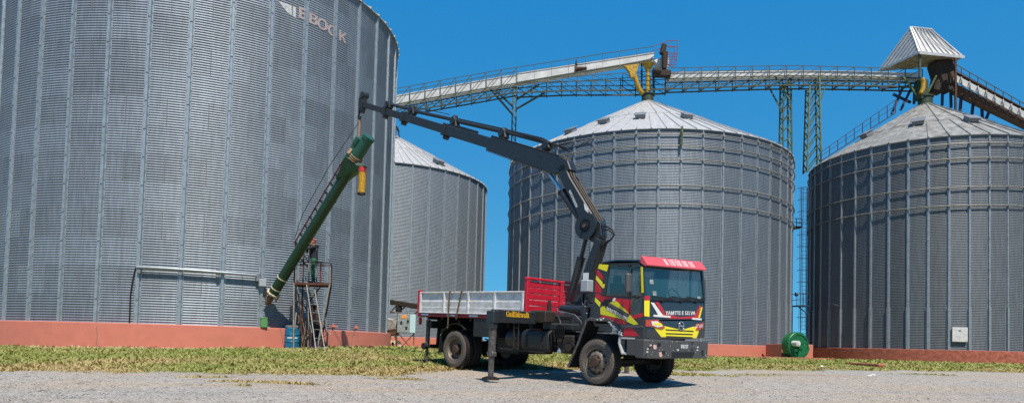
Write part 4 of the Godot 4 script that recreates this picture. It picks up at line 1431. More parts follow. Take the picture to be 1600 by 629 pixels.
func make_chassis(T: Node3D) -> void:
	var fr := MB.new()
	for z in [-0.42, 0.42]:
		fr.box(V(-2.55, 0.98, z), V(7.4, 0.24, 0.08), Basis.IDENTITY, 0.01)
	for x in [-5.9, -4.7, -3.4, -1.9, -0.6, 0.7]:
		fr.box(V(x, 0.98, 0), V(0.1, 0.18, 0.8))
	for x in [-5.9, -5.0, -4.1, -3.1, -2.3]:
		fr.box(V(x, 1.18, 0), V(0.12, 0.16, 1.6))
	var ch := part(T, "chassis_frame", fr, M.chassis)
	var eng := MB.new()
	eng.box(V(0.35, 0.86, 0), V(1.1, 0.5, 0.66), Basis.IDENTITY, 0.06)
	eng.box(V(-0.7, 0.82, 0), V(0.9, 0.34, 0.4), Basis.IDENTITY, 0.05)
	eng.cyl(V(-1.0, 0.8, 0), V(-4.4, 0.58, 0), 0.06, 0.06, 10)
	part(ch, "engine", eng, M.grease)
	for x in [0.0, -4.707]:
		var ax := MB.new()
		ax.cyl(V(x, 0.5, -0.95), V(x, 0.5, 0.95), 0.075, 0.075, 12)
		if x < -1.0:
			ax.lathe([Vector2(0.0, -0.2), Vector2(0.15, -0.17), Vector2(0.22, -0.05), Vector2(0.22, 0.05), Vector2(0.15, 0.17), Vector2(0.0, 0.2)], Transform3D(Basis(V(1, 0, 0), V(0, 0, 1), V(0, -1, 0)), V(x, 0.52, 0)), 16)
		part(ch, "axle", ax, M.grease)
		for z in [-0.52, 0.52]:
			var sp := MB.new()
			for k in 5:
				var hl := 0.7 - k * 0.11
				sp.tube([V(x - hl, 0.78 - k * 0.022, z), V(x, 0.64 - k * 0.022, z), V(x + hl, 0.78 - k * 0.022, z)], 0.022, 6)
			part(ch, "leaf_spring", sp, M.chassis)
	wheel(T, V(0, 0.5, 1.0), 1.0, 0.28, true, true)
	wheel(T, V(0, 0.5, -1.0), -1.0, 0.28, true, true)
	for s in [1.0, -1.0]:
		wheel(T, V(-4.707, 0.5, s * 1.04), s, 0.27, false, true)
		wheel(T, V(-4.707, 0.5, s * 0.72), s, 0.27, false, false)
	# rear mudguards and flaps
	for s in [1.0, -1.0]:
		var mg := MB.new()
		var pr := []
		for k in 9:
			var a := lerpf(2.65, 0.9, k / 8.0)
			pr.append(V(-4.707 + cos(a) * 0.66, 0.5 + sin(a) * 0.66 + 0.02, 0))
		mg.bar(V(-5.36, 0.38, s * 0.88), pr[0] + V(0, 0, s * 0.88), 0.6, 0.015, V(1, 0, 0))
		for k in 8:
			mg.bar(pr[k] + V(0, 0, s * 0.88), pr[k + 1] + V(0, 0, s * 0.88), 0.6, 0.015)
		part(ch, "mudguard", mg, M.chassis)
	# near side: stowage box, tanks, rear under-run bar
	var bx := MB.new()
	bx.box(V(-3.56, 1.10, 0.98), V(0.82, 0.46, 0.4), Basis.IDENTITY, 0.015)
	part(ch, "stowage_box", bx, M.tank)
	var bt := MB.new()
	bt.box(V(-3.25, 0.74, 0), V(0.8, 0.5, 1.3), Basis.IDENTITY, 0.03)
	part(ch, "gap_block", bt, M.chassis)  # added block that closes the bright sky gap under the bed
	var tk := MB.new()
	var tp := poly([0.62, 0.62, 1.02, 0.62, 1.10, 0.68, 1.12, 0.80, 1.12, 0.98, 1.08, 1.08, 1.0, 1.12, 0.66, 1.12, 0.60, 1.04, 0.58, 0.72])
	tk.prism(tp, Transform3D(Basis(V(0, 0, 1), V(0, 1, 0), V(1, 0, 0)), Vector3.ZERO), -2.30, -1.42, 0.02)
	var tank := part(ch, "fuel_tank", tk, M.tank)
	var tb := MB.new()
	for x in [-2.12, -1.62]:
		tb.bar(V(x, 1.13, 0.64), V(x, 1.13, 1.0), 0.05, 0.012)
		tb.bar(V(x, 1.0, 1.128), V(x, 0.70, 1.128), 0.05, 0.012, V(0, 0, 1))
	part(tank, "tank_band", tb, M.grease)
	var at := MB.new()
	at.lathe([Vector2(0.0, 0.0), Vector2(0.19, 0.02), Vector2(0.235, 0.06), Vector2(0.235, 0.50), Vector2(0.19, 0.55), Vector2(0.0, 0.57)], Transform3D(Basis(V(0, 0, 1), V(1, 0, 0), V(0, 1, 0)), V(-2.92, 0.88, 0.86)), 24)
	part(ch, "air_tank", at, M.tank)
	var lad := MB.new()
	for x in [-2.52, -2.36]:
		lad.bar(V(x, 1.30, 1.14), V(x, 0.62, 1.14), 0.025, 0.025, V(1, 0, 0))
	for y in [0.66, 0.9, 1.14]:
		lad.bar(V(-2.52, y, 1.14), V(-2.36, y, 1.14), 0.022, 0.022)
	lad.bar(V(-3.0, 0.62, 1.12), V(-1.5, 0.60, 1.12), 0.03, 0.03)
	part(ch, "tank_bracket", lad, M.grease)
	var cl := MB.new()
	cl.box(V(-1.05, 0.82, 0.72), V(0.5, 0.42, 0.5), Basis.IDENTITY, 0.03)
	cl.cyl(V(-0.86, 0.78, 0.98), V(-0.86, 0.78, 1.06), 0.11, 0.11, 14)
	cl.cyl(V(-1.15, 0.9, 0.98), V(-1.15, 0.9, 1.03), 0.07, 0.07, 12)
	part(ch, "gearbox", cl, M.grease)
	var tri := MB.new()
	tri.prism(poly([-1.27, 0.62, -1.13, 0.62, -1.2, 0.74]), Transform3D.IDENTITY, 0.975, 0.98)
	part(ch, "warning_triangle", tri, M.decal_white)
	var hs := MB.new()
	for k in 5:
		hs.tube([V(-1.15 + k * 0.05, 1.38, 0.95), V(-1.22 + k * 0.06, 1.2, 1.05), V(-1.28 + k * 0.05, 0.98, 1.0), V(-1.2 + k * 0.03, 0.86, 0.9)], 0.016, 6)
	part(ch, "hydraulic_hose", hs, M.chassis)
	# rear stabiliser
	var rs := MB.new()
	rs.box(V(-5.98, 1.12, 0), V(0.2, 0.2, 2.1), Basis.IDENTITY, 0.02)
	rs.box(V(-6.02, 0.52, 0.0), V(0.1, 0.1, 2.3), Basis.IDENTITY, 0.02)
	rs.cyl(V(-6.02, 0.52, 1.12), V(-6.02, 0.52, 1.2), 0.09, 0.09, 12)
	rs.bar(V(-5.98, 1.1, 0.7), V(-6.02, 0.55, 0.7), 0.08, 0.06)
	rs.bar(V(-5.98, 1.1, -0.7), V(-6.02, 0.55, -0.7), 0.08, 0.06)
	var rsp := part(ch, "rear_stabiliser", rs, M.chassis)
	var rl := MB.new()
	for z in [0.98, -0.98]:
		rl.cyl(V(-6.12, 1.25, z), V(-6.12, 0.45, z), 0.062, 0.062, 10)
		rl.cyl(V(-6.12, 0.46, z), V(-6.12, 0.05, z), 0.04, 0.04, 10)
		rl.cyl(V(-6.12, 0.05, z), V(-6.12, 0.02, z), 0.11, 0.12, 12)
	part(rsp, "stabiliser_leg", rl, M.leg_grey)

func make_crane(T: Node3D) -> void:
	# base frame with outrigger beams across the truck
	var b := MB.new()
	b.box(V(-1.5, 1.30, 0), V(0.95, 0.36, 1.5), Basis.IDENTITY, 0.03)
	b.box(V(-1.42, 1.62, 0), V(0.62, 0.4, 0.6), Basis.IDENTITY, 0.06)
	b.box(V(-1.78, 1.40, 0), V(0.26, 0.24, 2.5), Basis.IDENTITY, 0.02)
	var base := part(T, "crane_base", b, M.crane)
	for s in [1.0, -1.0]:
		var o := MB.new()
		var reach := 2.5 if s > 0.0 else 2.4
		o.box(V(-1.78, 1.38, s * (1.25 + (reach - 1.25) * 0.5)), V(0.20, 0.28, reach - 1.25), Basis.IDENTITY, 0.015)
		var beam := part(base, "outrigger_beam", o, M.crane)
		var h := MB.new()
		h.box(V(-1.78, 1.36, s * (reach + 0.02)), V(0.26, 0.26, 0.17), Basis.IDENTITY, 0.02)
		h.box(V(-1.78, 1.18, s * (reach + 0.02)), V(0.2, 0.16, 0.15), Basis.IDENTITY, 0.02)
		part(base, "outrigger_head", h, M.crane)
		var l := MB.new()
		l.cyl(V(-1.78, 1.2, s * reach), V(-1.78, 0.50, s * reach), 0.085, 0.085, 14)
		l.box(V(-1.78, 0.55, s * reach), V(0.2, 0.1, 0.14), Basis.IDENTITY, 0.02)
		l.cyl(V(-1.78, 0.52, s * reach), V(-1.78, 0.05, s * reach), 0.062, 0.062, 14)
		part(base, "outrigger_leg", l, M.leg_grey)
		var ft := MB.new()
		ft.cyl(V(-1.78, 0.07, s * reach), V(-1.78, 0.035, s * reach), 0.09, 0.19, 16)
		ft.cyl(V(-1.78, 0.035, s * reach), V(-1.78, 0.0, s * reach), 0.19, 0.19, 16)
		part(base, "outrigger_foot", ft, M.grease)
	lettering(base, "lettering", "Guillidraulk", M.script_yellow, Transform3D(Basis(V(0.0, 0.0, -1.0), Vector3.UP, V(1, 0, 0)), V(-1.677, 1.43, 1.86)), 0.72, 0.12, "Droid Serif")
	var mo := MB.new()
	mo.box(V(-1.62, 1.42, 1.12), V(0.5, 0.28, 0.34), Basis.IDENTITY, 0.03)
	mo.cyl(V(-1.52, 1.70, 1.02), V(-1.52, 1.52, 1.02), 0.05, 0.06, 10)
	mo.cyl(V(-1.52, 1.80, 1.02), V(-1.52, 1.70, 1.02), 0.03, 0.05, 10)
	part(base, "control_valve", mo, M.grease)
	var hc := MB.new()
	hc.cyl(V(-1.20, 1.62, 0.95), V(-0.45, 1.60, 0.95), 0.085, 0.085, 16)
	hc.box(V(-0.5, 1.58, 0.95), V(0.14, 0.22, 0.2), Basis.IDENTITY, 0.02)
	hc.box(V(-0.42, 1.36, 1.02), V(0.14, 0.36, 0.12), Basis.IDENTITY, 0.02)
	part(base, "slew_cylinder", hc, M.crane)
	var lv := MB.new()
	for k in 4:
		lv.tube([V(-1.18 + k * 0.03, 1.55, 1.1), V(-1.0 + k * 0.05, 1.52, 1.16), V(-0.75 + k * 0.04, 1.48, 1.15), V(-0.60 + k * 0.03, 1.36, 1.1), V(-0.56 + k * 0.03, 1.24, 1.05)], 0.016, 6)
	lv.bar(V(-1.3, 1.27, 1.15), V(-0.5, 1.27, 1.15), 0.03, 0.03)
	lv.bar(V(-1.22, 1.62, 1.1), V(-1.02, 1.25, 1.15), 0.025, 0.025)
	part(base, "hose_guard", lv, M.mirror_grey)
	# slewing column
	var col := MB.new()
	col.cyl(V(-1.42, 1.80, 0), V(-1.42, 1.98, 0), 0.30, 0.28, 20)
	var cp := poly([-1.68, 1.9, -1.14, 1.9, -1.10, 2.2, -1.04, 2.5, -0.80, 3.25, -0.98, 3.32, -1.22, 2.75, -1.38, 2.3])
	col.prism(cp, Transform3D.IDENTITY, -0.15, 0.15, 0.025)
	var column := part(T, "crane_column", col, M.crane)
	var cb := MB.new()
	cb.box(V(-0.98, 2.17, 0.36), V(0.22, 0.28, 0.22), Basis.IDENTITY, 0.02)
	part(column, "control_box", cb, M.box_grey)
	var pap := MB.new()
	pap.box(V(-1.2, 2.42, 0.154), V(0.17, 0.16, 0.004))
	part(column, "notice", pap, M.decal_white)
	var ho := MB.new()
	for k in 4:
		var pts := []
		for i in 13:
			var a := TAU * i / 12.0
			pts.append(V(-1.12 + cos(a) * 0.05 + k * 0.03, 1.88 + sin(a) * 0.16, 0.30 + 0.03 * k))
		ho.tube(pts, 0.02, 6)
	part(column, "hose_coil", ho, M.mirror_grey)
	# lifting cylinder
	var c1 := MB.new()
	c1.cyl(V(-1.82, 1.78, 0.0), V(-1.50, 2.86, 0.0), 0.10, 0.10, 16)
	c1.cyl(V(-1.50, 2.86, 0.0), V(-1.49, 2.9, 0.0), 0.115, 0.10, 16)
	c1.cyl(V(-1.50, 2.86, 0.0), V(-1.36, 3.38, 0.0), 0.05, 0.05, 12)
	part(T, "lift_cylinder", c1, M.crane)
	# knuckle: pivot plate, links
	var kn := MB.new()
	kn.cyl(V(-1.25, 3.60, 0.135), V(-1.25, 3.60, 0.20), 0.315, 0.315, 36)
	kn.cyl(V(-1.25, 3.60, -0.135), V(-1.25, 3.60, -0.20), 0.315, 0.315, 36)
	kn.cyl(V(-1.25, 3.60, -0.2), V(-1.25, 3.60, 0.2), 0.17, 0.17, 20)
	var disc := part(T, "knuckle_plate", kn, M.crane)
	var pin := MB.new()
	pin.cyl(V(-1.25, 3.60, 0.201), V(-1.25, 3.60, 0.215), 0.10, 0.10, 18)
	part(disc, "pivot_ring", pin, M.black)
	var pin2 := MB.new()
	pin2.cyl(V(-1.25, 3.60, 0.215), V(-1.25, 3.60, 0.26), 0.05, 0.045, 12)
	part(disc, "pivot_pin", pin2, M.steel)
	var lk := MB.new()
	lk.prism(poly([-1.15, 3.24, -0.92, 3.18, -0.82, 3.36, -0.86, 3.66, -1.0, 3.76]), Transform3D.IDENTITY, -0.12, 0.12, 0.02)
	part(disc, "knuckle_link", lk, M.crane)
	var hl := MB.new()
	hl.tube([V(-0.86, 3.58, 0.08), V(-0.68, 3.55, 0.1), V(-0.52, 3.47, 0.1), V(-0.46, 3.35, 0.1), V(-0.54, 3.25, 0.1), V(-0.70, 3.20, 0.08), V(-0.88, 3.06, 0.06)], 0.02, 8)
	hl.tube([V(-0.86, 3.52, 0.0), V(-0.7, 3.49, 0.02), V(-0.58, 3.42, 0.02), V(-0.54, 3.33, 0.02), V(-0.62, 3.25, 0.02), V(-0.74, 3.18, 0.02), V(-0.86, 3.0, 0.0)], 0.016, 8)
	part(disc, "hose_loop", hl, M.black)
	# inner boom
	var ib := MB.new()
	ib.prism(poly([-1.50, 3.78, -1.12, 3.62, -0.98, 3.70, -1.86, 4.84, -2.02, 5.14, -2.12, 5.22, -2.28, 5.12, -2.22, 4.9]), Transform3D.IDENTITY, -0.13, 0.13, 0.025)
	var inner := part(T, "inner_boom", ib, M.crane)
	var ed := MB.new()
	for z in [-0.09, 0.0, 0.09]:
		ed.tube([V(-0.95, 3.72, z), V(-1.42, 4.32, z), V(-1.84, 4.88, z), V(-2.0, 5.24, z), V(-2.16, 5.42, z)], 0.02, 6)
	part(inner, "boom_hoses", ed, M.crane_edge)
	lettering(inner, "lettering", "HIDRAULMA", M.decal_white, Transform3D(Basis(V(-0.52, 0.855, 0), V(-0.855, -0.52, 0), V(0, 0, 1)), V(-1.72, 4.30, 0.132)), 0.5, 0.06)
	var nb := MB.new()
	nb.prism(poly([-1.34, 4.0, -1.22, 3.9, -1.24, 4.02, -1.38, 4.16]), Transform3D.IDENTITY, 0.1305, 0.134)
	part(inner, "notice", nb, M.decal_white)
	# outer boom cylinder
	var c2 := MB.new()
	c2.cyl(V(-1.56, 3.84, 0.02), V(-2.18, 4.52, 0.02), 0.10, 0.10, 16)
	c2.cyl(V(-2.18, 4.52, 0.02), V(-2.20, 4.55, 0.02), 0.115, 0.11, 16)
	part(inner, "boom_cylinder", c2, M.crane)
	var c3 := MB.new()
	c3.cyl(V(-2.19, 4.54, 0.02), V(-2.62, 5.02, 0.02), 0.048, 0.048, 14)
	part(inner, "cylinder_rod", c3, M.chrome)
	# outer boom: telescoping boxes, thinner towards the tip
	var tip := V(-11.85, 8.71, 0)
	var root := V(-2.12, 5.16, 0)
	var ax := (tip - root).normalized()
	var upv := V(0, 0, 1).cross(ax).normalized()
	if upv.y < 0.0:
		upv = -upv
	var at := func(x: float, off: float) -> Vector3:
		var t := (x - root.x) / ax.x
		return root + ax * t + upv * off
	var o1 := MB.new()
	o1.prism(poly([-1.84, 5.02, -1.96, 5.26, -2.2, 5.40, -4.80, 6.36, -5.02, 6.00, -2.72, 5.10, -2.4, 4.98]), Transform3D.IDENTITY, -0.13, 0.13, 0.02)
	var outer := part(T, "outer_boom", o1, M.crane)
	var e1 := MB.new()
	e1.bar(V(-2.75, 5.092, 0.125), V(-4.98, 5.968, 0.125), 0.02, 0.02)
	e1.bar(V(-2.25, 5.425, 0.125), V(-4.78, 6.356, 0.125), 0.02, 0.02)
	part(outer, "boom_edge", e1, M.crane_edge)
	var secs := [[-4.7, -7.0, 0.30, 0.125], [-6.8, -9.25, 0.255, 0.105], [-9.1, -10.35, 0.22, 0.09], [-10.2, -11.82, 0.19, 0.078]]
	for q in secs:
		var s := MB.new()
		var a: Vector3 = at.call(q[0], 0.0)
		var c: Vector3 = at.call(q[1], 0.0)
		s.bar(a, c, q[3] * 2.0, q[2], upv, 0.018)
		part(outer, "boom_section", s, M.crane)
		var g := MB.new()
		g.bar(at.call(q[1] + 0.14, 0.0), at.call(q[1] - 0.02, 0.0), q[3] * 2.0 + 0.05, q[2] + 0.07, upv, 0.015)
		g.box(at.call(q[1] + 0.1, -q[2] * 0.5 - 0.07), V(0.2, 0.12, 0.14), Basis(ax, upv, V(0, 0, 1)), 0.03)
		part(outer, "section_collar", g, M.crane)
	# extension cylinders on top
	for q in [[-2.75, 0.42, -4.55, 0.40, 0.05], [-4.4, 0.40, -6.6, 0.33, 0.062], [-6.75, 0.34, -8.9, 0.26, 0.055], [-8.6, 0.30, -10.2, 0.26, 0.05], [-5.6, 0.18, -6.7, 0.18, 0.04]]:
		var s := MB.new()
		s.cyl(at.call(q[0], q[1]), at.call(q[2], q[3]), q[4], q[4], 12)
		part(outer, "extension_cylinder", s, M.crane)
	for q in [[-4.55, 0.30, 0.34], [-6.68, 0.24, 0.42], [-8.85, 0.22, 0.34], [-10.2, 0.18, 0.28], [-2.9, 0.30, 0.2]]:
		var s := MB.new()
		s.bar(at.call(q[0] - 0.1, q[1] - 0.08), at.call(q[0] + 0.1, q[1] + 0.1), 0.17, q[2], ax, 0.03)
		s.cyl(at.call(q[0], q[1] + 0.06) + V(0, 0, -0.12), at.call(q[0], q[1] + 0.06) + V(0, 0, 0.12), 0.10, 0.10, 14)
		part(outer, "cylinder_bracket", s, M.crane)
	var eh := MB.new()
	for k in 3:
		eh.tube([at.call(-2.2, 0.36 + k * 0.03) + V(0, 0, 0.06 * (k - 1)), at.call(-3.2, 0.50 - k * 0.03) + V(0, 0, 0.06 * (k - 1)), at.call(-4.5, 0.47), at.call(-6.6, 0.40)], 0.018, 6)
	eh.tube([V(-1.75, 5.5, 0.1), V(-1.45, 5.62, 0.12), V(-1.2, 5.5, 0.1), V(-1.1, 5.3, 0.05)], 0.012, 5)
	eh.tube([V(-2.1, 5.62, -0.05), V(-1.6, 5.58, 0.0), V(-1.35, 5.66, 0.05)], 0.012, 5)
	eh.tube([at.call(-7.0, 0.45), at.call(-8.0, 0.42), at.call(-9.2, 0.36)], 0.012, 5)
	part(outer, "hydraulic_hose", eh, M.black)
	var th := MB.new()
	th.prism(poly([-11.70, 8.52, -11.62, 8.92, -11.78, 9.02, -11.95, 8.95, -12.0, 8.70, -11.93, 8.46]), Transform3D.IDENTITY, -0.08, 0.08, 0.02)
	th.cyl(V(-11.70, 8.98, -0.12), V(-11.70, 8.98, 0.12), 0.11, 0.11, 14)
	var tp := part(outer, "boom_tip", th, M.crane)
	var hk := MB.new()
	hk.cyl(V(-12.0, 8.42, 0.0), V(-12.0, 8.62, 0.0), 0.045, 0.05, 10)
	hk.tube([V(-12.0, 8.42, 0.0), V(-12.06, 8.32, 0.0), V(-12.02, 8.22, 0.0), V(-11.93, 8.22, 0.0), V(-11.90, 8.30, 0.0)], 0.032, 8)
	hk.cyl(V(-11.78, 8.44, -0.05), V(-11.78, 8.44, 0.05), 0.07, 0.07, 10)
	part(tp, "hook", hk, M.crane)

# ---------------------------------------------------------------- conveyors over the silos
func along(l: Array, u: float) -> float:
	if u <= l[0][0]:
		return l[0][1] + (u - l[0][0]) * (l[1][1] - l[0][1]) / (l[1][0] - l[0][0])
	for i in l.size() - 1:
		if u <= l[i + 1][0] or i == l.size() - 2:
			return l[i][1] + (u - l[i][0]) * (l[i + 1][1] - l[i][1]) / (l[i + 1][0] - l[i][0])
	return 0.0

# a walkway gallery with trough: lines in pixels, depth along it, stations of its posts
func gallery(t: Node3D, st: Array, dep: Array, rail: Array, top: Array, bot: Array, low: Array, near_m: Material, wide := 0.85) -> void:
	var n := st.size()
	var P := func(l: Array, u: float, back: float) -> Vector3:
		var p := px(u, along(l, u), along(dep, u))
		return p + Vector3(0, 0, -back)
	# trough
	for i in n - 1:
		var b := MB.new()
		var a0: Vector3 = P.call(top, st[i], 0.2)
		var a1: Vector3 = P.call(top, st[i + 1], 0.2)
		var c0: Vector3 = P.call(bot, st[i], 0.2)
		var c1: Vector3 = P.call(bot, st[i + 1], 0.2)
		var bk := Vector3(0, 0, -wide + 0.4)
		var ins := (a1 - a0) * 0.012
		a0 += ins
		c0 += ins
		b.quad(a0, a1, c1, c0, Vector3.BACK)
		b.quad(a0 + bk, a1 + bk, c1 + bk, c0 + bk, Vector3.FORWARD)
		b.quad(a0, a1, a1 + bk, a0 + bk, Vector3.UP)
		b.quad(c0, c1, c1 + bk, c0 + bk, Vector3.DOWN)
		b.quad(a0, c0, c0 + bk, a0 + bk, a0 - a1)
		b.bar(a0 + Vector3(0, 0, 0.02), a1 + Vector3(0, 0, 0.02), 0.06, 0.05)
		part(t, "trough_panel", b, M.trough)
	var cover := MB.new()
	for i in n - 1:
		cover.bar(P.call(top, st[i], 0.5) + Vector3(0, 0.06, 0), P.call(top, st[i + 1], 0.5) + Vector3(0, 0.06, 0), wide - 0.35, 0.07)
	part(t, "trough_cover", cover, M.trough)
	# chords, handrails
	for s in [0.0, wide]:
		var m: Material = near_m
		for q in [[rail, 0.045, "handrail"], [bot, 0.08, "chord"], [low, 0.10, "chord"]]:
			if q[2] == "handrail" and s > 0.0:
				pass
			var b := MB.new()
			for i in n - 1:
				b.bar(P.call(q[0], st[i], s), P.call(q[0], st[i + 1], s), q[1], q[1])
			part(t, q[2], b, m)
		var kick := MB.new()
		for i in n - 1:
			kick.bar(P.call(low, st[i], s) + Vector3(0, 0.28, 0), P.call(low, st[i + 1], s) + Vector3(0, 0.28, 0), 0.05, 0.06)
		part(t, "chord", kick, near_m)
		for i in n:
			var b := MB.new()
			b.bar(P.call(rail, st[i], s), P.call(bot, st[i], s), 0.055, 0.055, Vector3.RIGHT)
			part(t, "post", b, m)
			var b2 := MB.new()
			b2.bar(P.call(bot, st[i], s), P.call(low, st[i], s) - Vector3(0, 0.1, 0), 0.075, 0.075, Vector3.RIGHT)
			part(t, "post", b2, near_m)
			if i < n - 1:
				var d := MB.new()
				d.bar(P.call(low, st[i], s), P.call(bot, st[i + 1], s), 0.06, 0.06)
				part(t, "diagonal", d, near_m)
				if s == 0.0:
					var e := MB.new()
					e.bar(P.call(bot, st[i], s), P.call(rail, st[i + 1], s), 0.04, 0.04)
					part(t, "diagonal", e, m)
	for i in n:
		var x := MB.new()
		x.bar(P.call(low, st[i], 0.0), P.call(low, st[i], wide), 0.07, 0.06)
		part(t, "cross_tie", x, near_m)

func steps(a: float, b: float, n: int) -> Array:
	var r := []
	for i in n + 1:
		r.append(lerpf(a, b, float(i) / n))
	return r

func lattice(t: Node3D, la: Vector3, lb: Vector3, ra: Vector3, rb: Vector3, bays: int, deep: float) -> void:
	var bk := Vector3(0, 0, -deep)
	for q in [[la, lb, Vector3.ZERO], [ra, rb, Vector3.ZERO], [la, lb, bk], [ra, rb, bk]]:
		var b := MB.new()
		b.bar(q[0] + q[2], q[1] + q[2], 0.11, 0.11, Vector3.RIGHT)
		part(t, "leg", b, M.tower_green)
	for i in bays:
		var f0 := float(i) / bays
		var f1 := float(i + 1) / bays
		for bkk in [Vector3.ZERO, bk]:
			var d := MB.new()
			if i % 1 == 0:
				d.bar(la.lerp(lb, f1) + bkk, ra.lerp(rb, f0) + bkk, 0.085, 0.06)
			part(t, "brace", d, M.truss if i % 2 == 0 else M.tower_green)
		var e := MB.new()
		e.bar(la.lerp(lb, f1), la.lerp(lb, f0) + bk, 0.07, 0.07)
		part(t, "brace", e, M.truss)
		var g := MB.new()
		g.bar(ra.lerp(rb, f1), ra.lerp(rb, f0) + bk, 0.07, 0.07)
		part(t, "brace", g, M.tower_green)

func make_conveyors() -> void:
	# inclined conveyor from the plain silo up to the ringed silo
	var t := thing("inclined_conveyor", "long white trough conveyor climbing past the crane boom to the ringed silo's top", "conveyor")
	var rail := [[600, 142.5], [617, 138.5], [770, 111], [903, 90], [946, 83], [1020, 72.5]]
	var top := [[600, 152], [616, 149], [770, 121], [910, 99.6], [1020, 83]]
	var bot := [[600, 167], [615, 163.5], [750, 139], [826, 127], [890, 116], [983, 100.5], [1030, 91]]
	var dep := [[590, 59.4], [1040, 55.6]]
	var low1 := [[590, 183], [642, 173], [750, 154], [808, 143.5]]
	gallery(t, steps(592, 808, 9), dep, rail, top, bot, low1, M.rail_green)
	# upper part: trough and rail only, carried over the level gallery
	var st := steps(808, 1022, 8)
	for i in st.size() - 1:
		var b := MB.new()
		var d0: float = along(dep, st[i])
		var d1: float = along(dep, st[i + 1])
		var a0 := px(st[i] + 0.4, along(top, st[i]), d0 + 0.2)
		var a1 := px(st[i + 1], along(top, st[i + 1]), d1 + 0.2)
		var c0 := px(st[i] + 0.4, along(bot, st[i]), d0 + 0.2)
		var c1 := px(st[i + 1], along(bot, st[i + 1]), d1 + 0.2)
		var bk := Vector3(0, 0, -0.75)
		b.quad(a0, a1, c1, c0, Vector3.BACK)
		b.quad(a0 + bk, a1 + bk, c1 + bk, c0 + bk, Vector3.FORWARD)
		b.quad(a0, a1, a1 + bk, a0 + bk, Vector3.UP)
		b.quad(c0, c1, c1 + bk, c0 + bk, Vector3.DOWN)
		b.quad(a0, c0, c0 + bk, a0 + bk, Vector3.LEFT)
		b.quad(a1, c1, c1 + bk, a1 + bk, Vector3.RIGHT)
		b.bar(a0 + Vector3(0, 0.02, 0.02), a1 + Vector3(0, 0.02, 0.02), 0.06, 0.05)
		part(t, "trough_panel", b, M.trough)
		var ch := MB.new()
		ch.bar(c0 + Vector3(0, 0, 0.12), c1 + Vector3(0, 0, 0.12), 0.12, 0.10)
		ch.bar(a0 + Vector3(0, 0.06, -0.4), a1 + Vector3(0, 0.06, -0.4), 0.8, 0.06)
		part(t, "chord", ch, M.rail_green if i % 2 == 0 else M.rail_green)
		var hr := MB.new()
		hr.bar(px(st[i], along(rail, st[i]), d0 + 1.0), px(st[i + 1], along(rail, st[i + 1]), d1 + 1.0), 0.045, 0.045)
		hr.bar(px(st[i], along(rail, st[i]), d0 + 1.0), px(st[i], along(top, st[i]), d0 + 1.0), 0.045, 0.045, Vector3.RIGHT)
		part(t, "handrail", hr, M.rail_green)
	# red cowl on the trough
	var cw := MB.new()
	cw.cyl(px(899, 108, 56.9), px(917, 106, 56.8), 0.24, 0.10, 8)
	cw.cyl(px(900.5, 101, 56.9), px(900.5, 92, 56.9), 0.12, 0.03, 8)
	part(t, "red_cowl", cw, M.rust)
	# head end: drive, chute, small red platform
	var hd := MB.new()
	hd.prism(poly([0, 0, 1.2, 0.55, 1.3, -0.1, 1.15, -0.9, 0.75, -0.9]), Transform3D(Basis.IDENTITY, px(1022, 94, 55.9)), -0.7, 0.0, 0.03)
	part(t, "head_box", hd, M.trough)
	var dr := MB.new()
	var dc := px(1036.5, 86, 55.6)
	dr.cyl(dc + Vector3(0.05, 0.85, 0.1), dc + Vector3(-0.1, 0.05, 0.1), 0.22, 0.26, 14)
	dr.cyl(dc + Vector3(0.1, 0.2, 0.1), dc + Vector3(0.1, -1.2, 0.1), 0.28, 0.2, 12)
	dr.box(dc + Vector3(-0.1, -1.6, 0.0), Vector3(1.5, 0.5, 0.6), Basis.IDENTITY, 0.05)
	dr.cyl(dc + Vector3(-0.9, -1.4, 0.2), dc + Vector3(-0.2, -1.5, 0.2), 0.26, 0.26, 12)
	part(t, "drive_motor", dr, M.dark_brown)
	var pf := MB.new()
	var q0 := px(1044, 85, 55.5)
	var q1 := px(1059, 84, 55.5)
	var q2 := px(1056, 101, 55.5)
	var q3 := px(1043, 101, 55.5)
	for k in 5:
		var f := k / 4.0
		pf.bar(q0.lerp(q3, f), q1.lerp(q2, f), 0.05, 0.05)
	for k in 3:
		var f := k / 2.0
		pf.bar(q0.lerp(q1, f), q3.lerp(q2, f), 0.06, 0.06, Vector3.RIGHT)
	for z in [0.0, -1.1]:
		var bk := Vector3(0, 0, z)
		pf.bar(q0 + bk, px(1044.8, 63.2, 55.5) + bk, 0.05, 0.05, Vector3.RIGHT)
		pf.bar(q1 + bk, px(1060, 63.2, 55.5) + bk, 0.05, 0.05, Vector3.RIGHT)
		pf.bar(px(1044.8, 63.2, 55.5) + bk, px(1060, 63.2, 55.5) + bk, 0.045, 0.045)
		pf.bar(px(1044.8, 73.2, 55.5) + bk, px(1059.5, 73.5, 55.5) + bk, 0.04, 0.04)
		pf.bar(px(1020, 72.5, 55.5) + bk, px(1044.8, 63.2, 55.5) + bk, 0.045, 0.045)
		pf.bar(q3 + bk, px(1056.5, 106, 55.5) + bk, 0.05, 0.05)
	part(t, "service_platform", pf, M.purple)
	# spouts into the ringed silo
	var sp := MB.new()
	sp.prism(poly([-0.75, 0.0, 0.55, 0.15, 0.4, -0.35, 0.2, -1.0, -0.12, -1.0, -0.3, -0.5]), Transform3D(Basis.IDENTITY, px(989, 102, 55.5)), -0.4, 0.0, 0.02)
	sp.tube([px(992, 118, 55.7), px(995.5, 131, 55.7), px(1000, 141, 55.8), px(1005, 147, 55.9)], 0.2, 10)
	part(t, "yellow_spout", sp, M.spout_yellow)
	var sp2 := MB.new()
	sp2.lathe([Vector2(0.17, -2.5), Vector2(0.17, -0.6), Vector2(0.5, 0.0), Vector2(0.0, 0.02)], Transform3D(Basis.IDENTITY, px(1013, 99.5, 55.7)), 12)
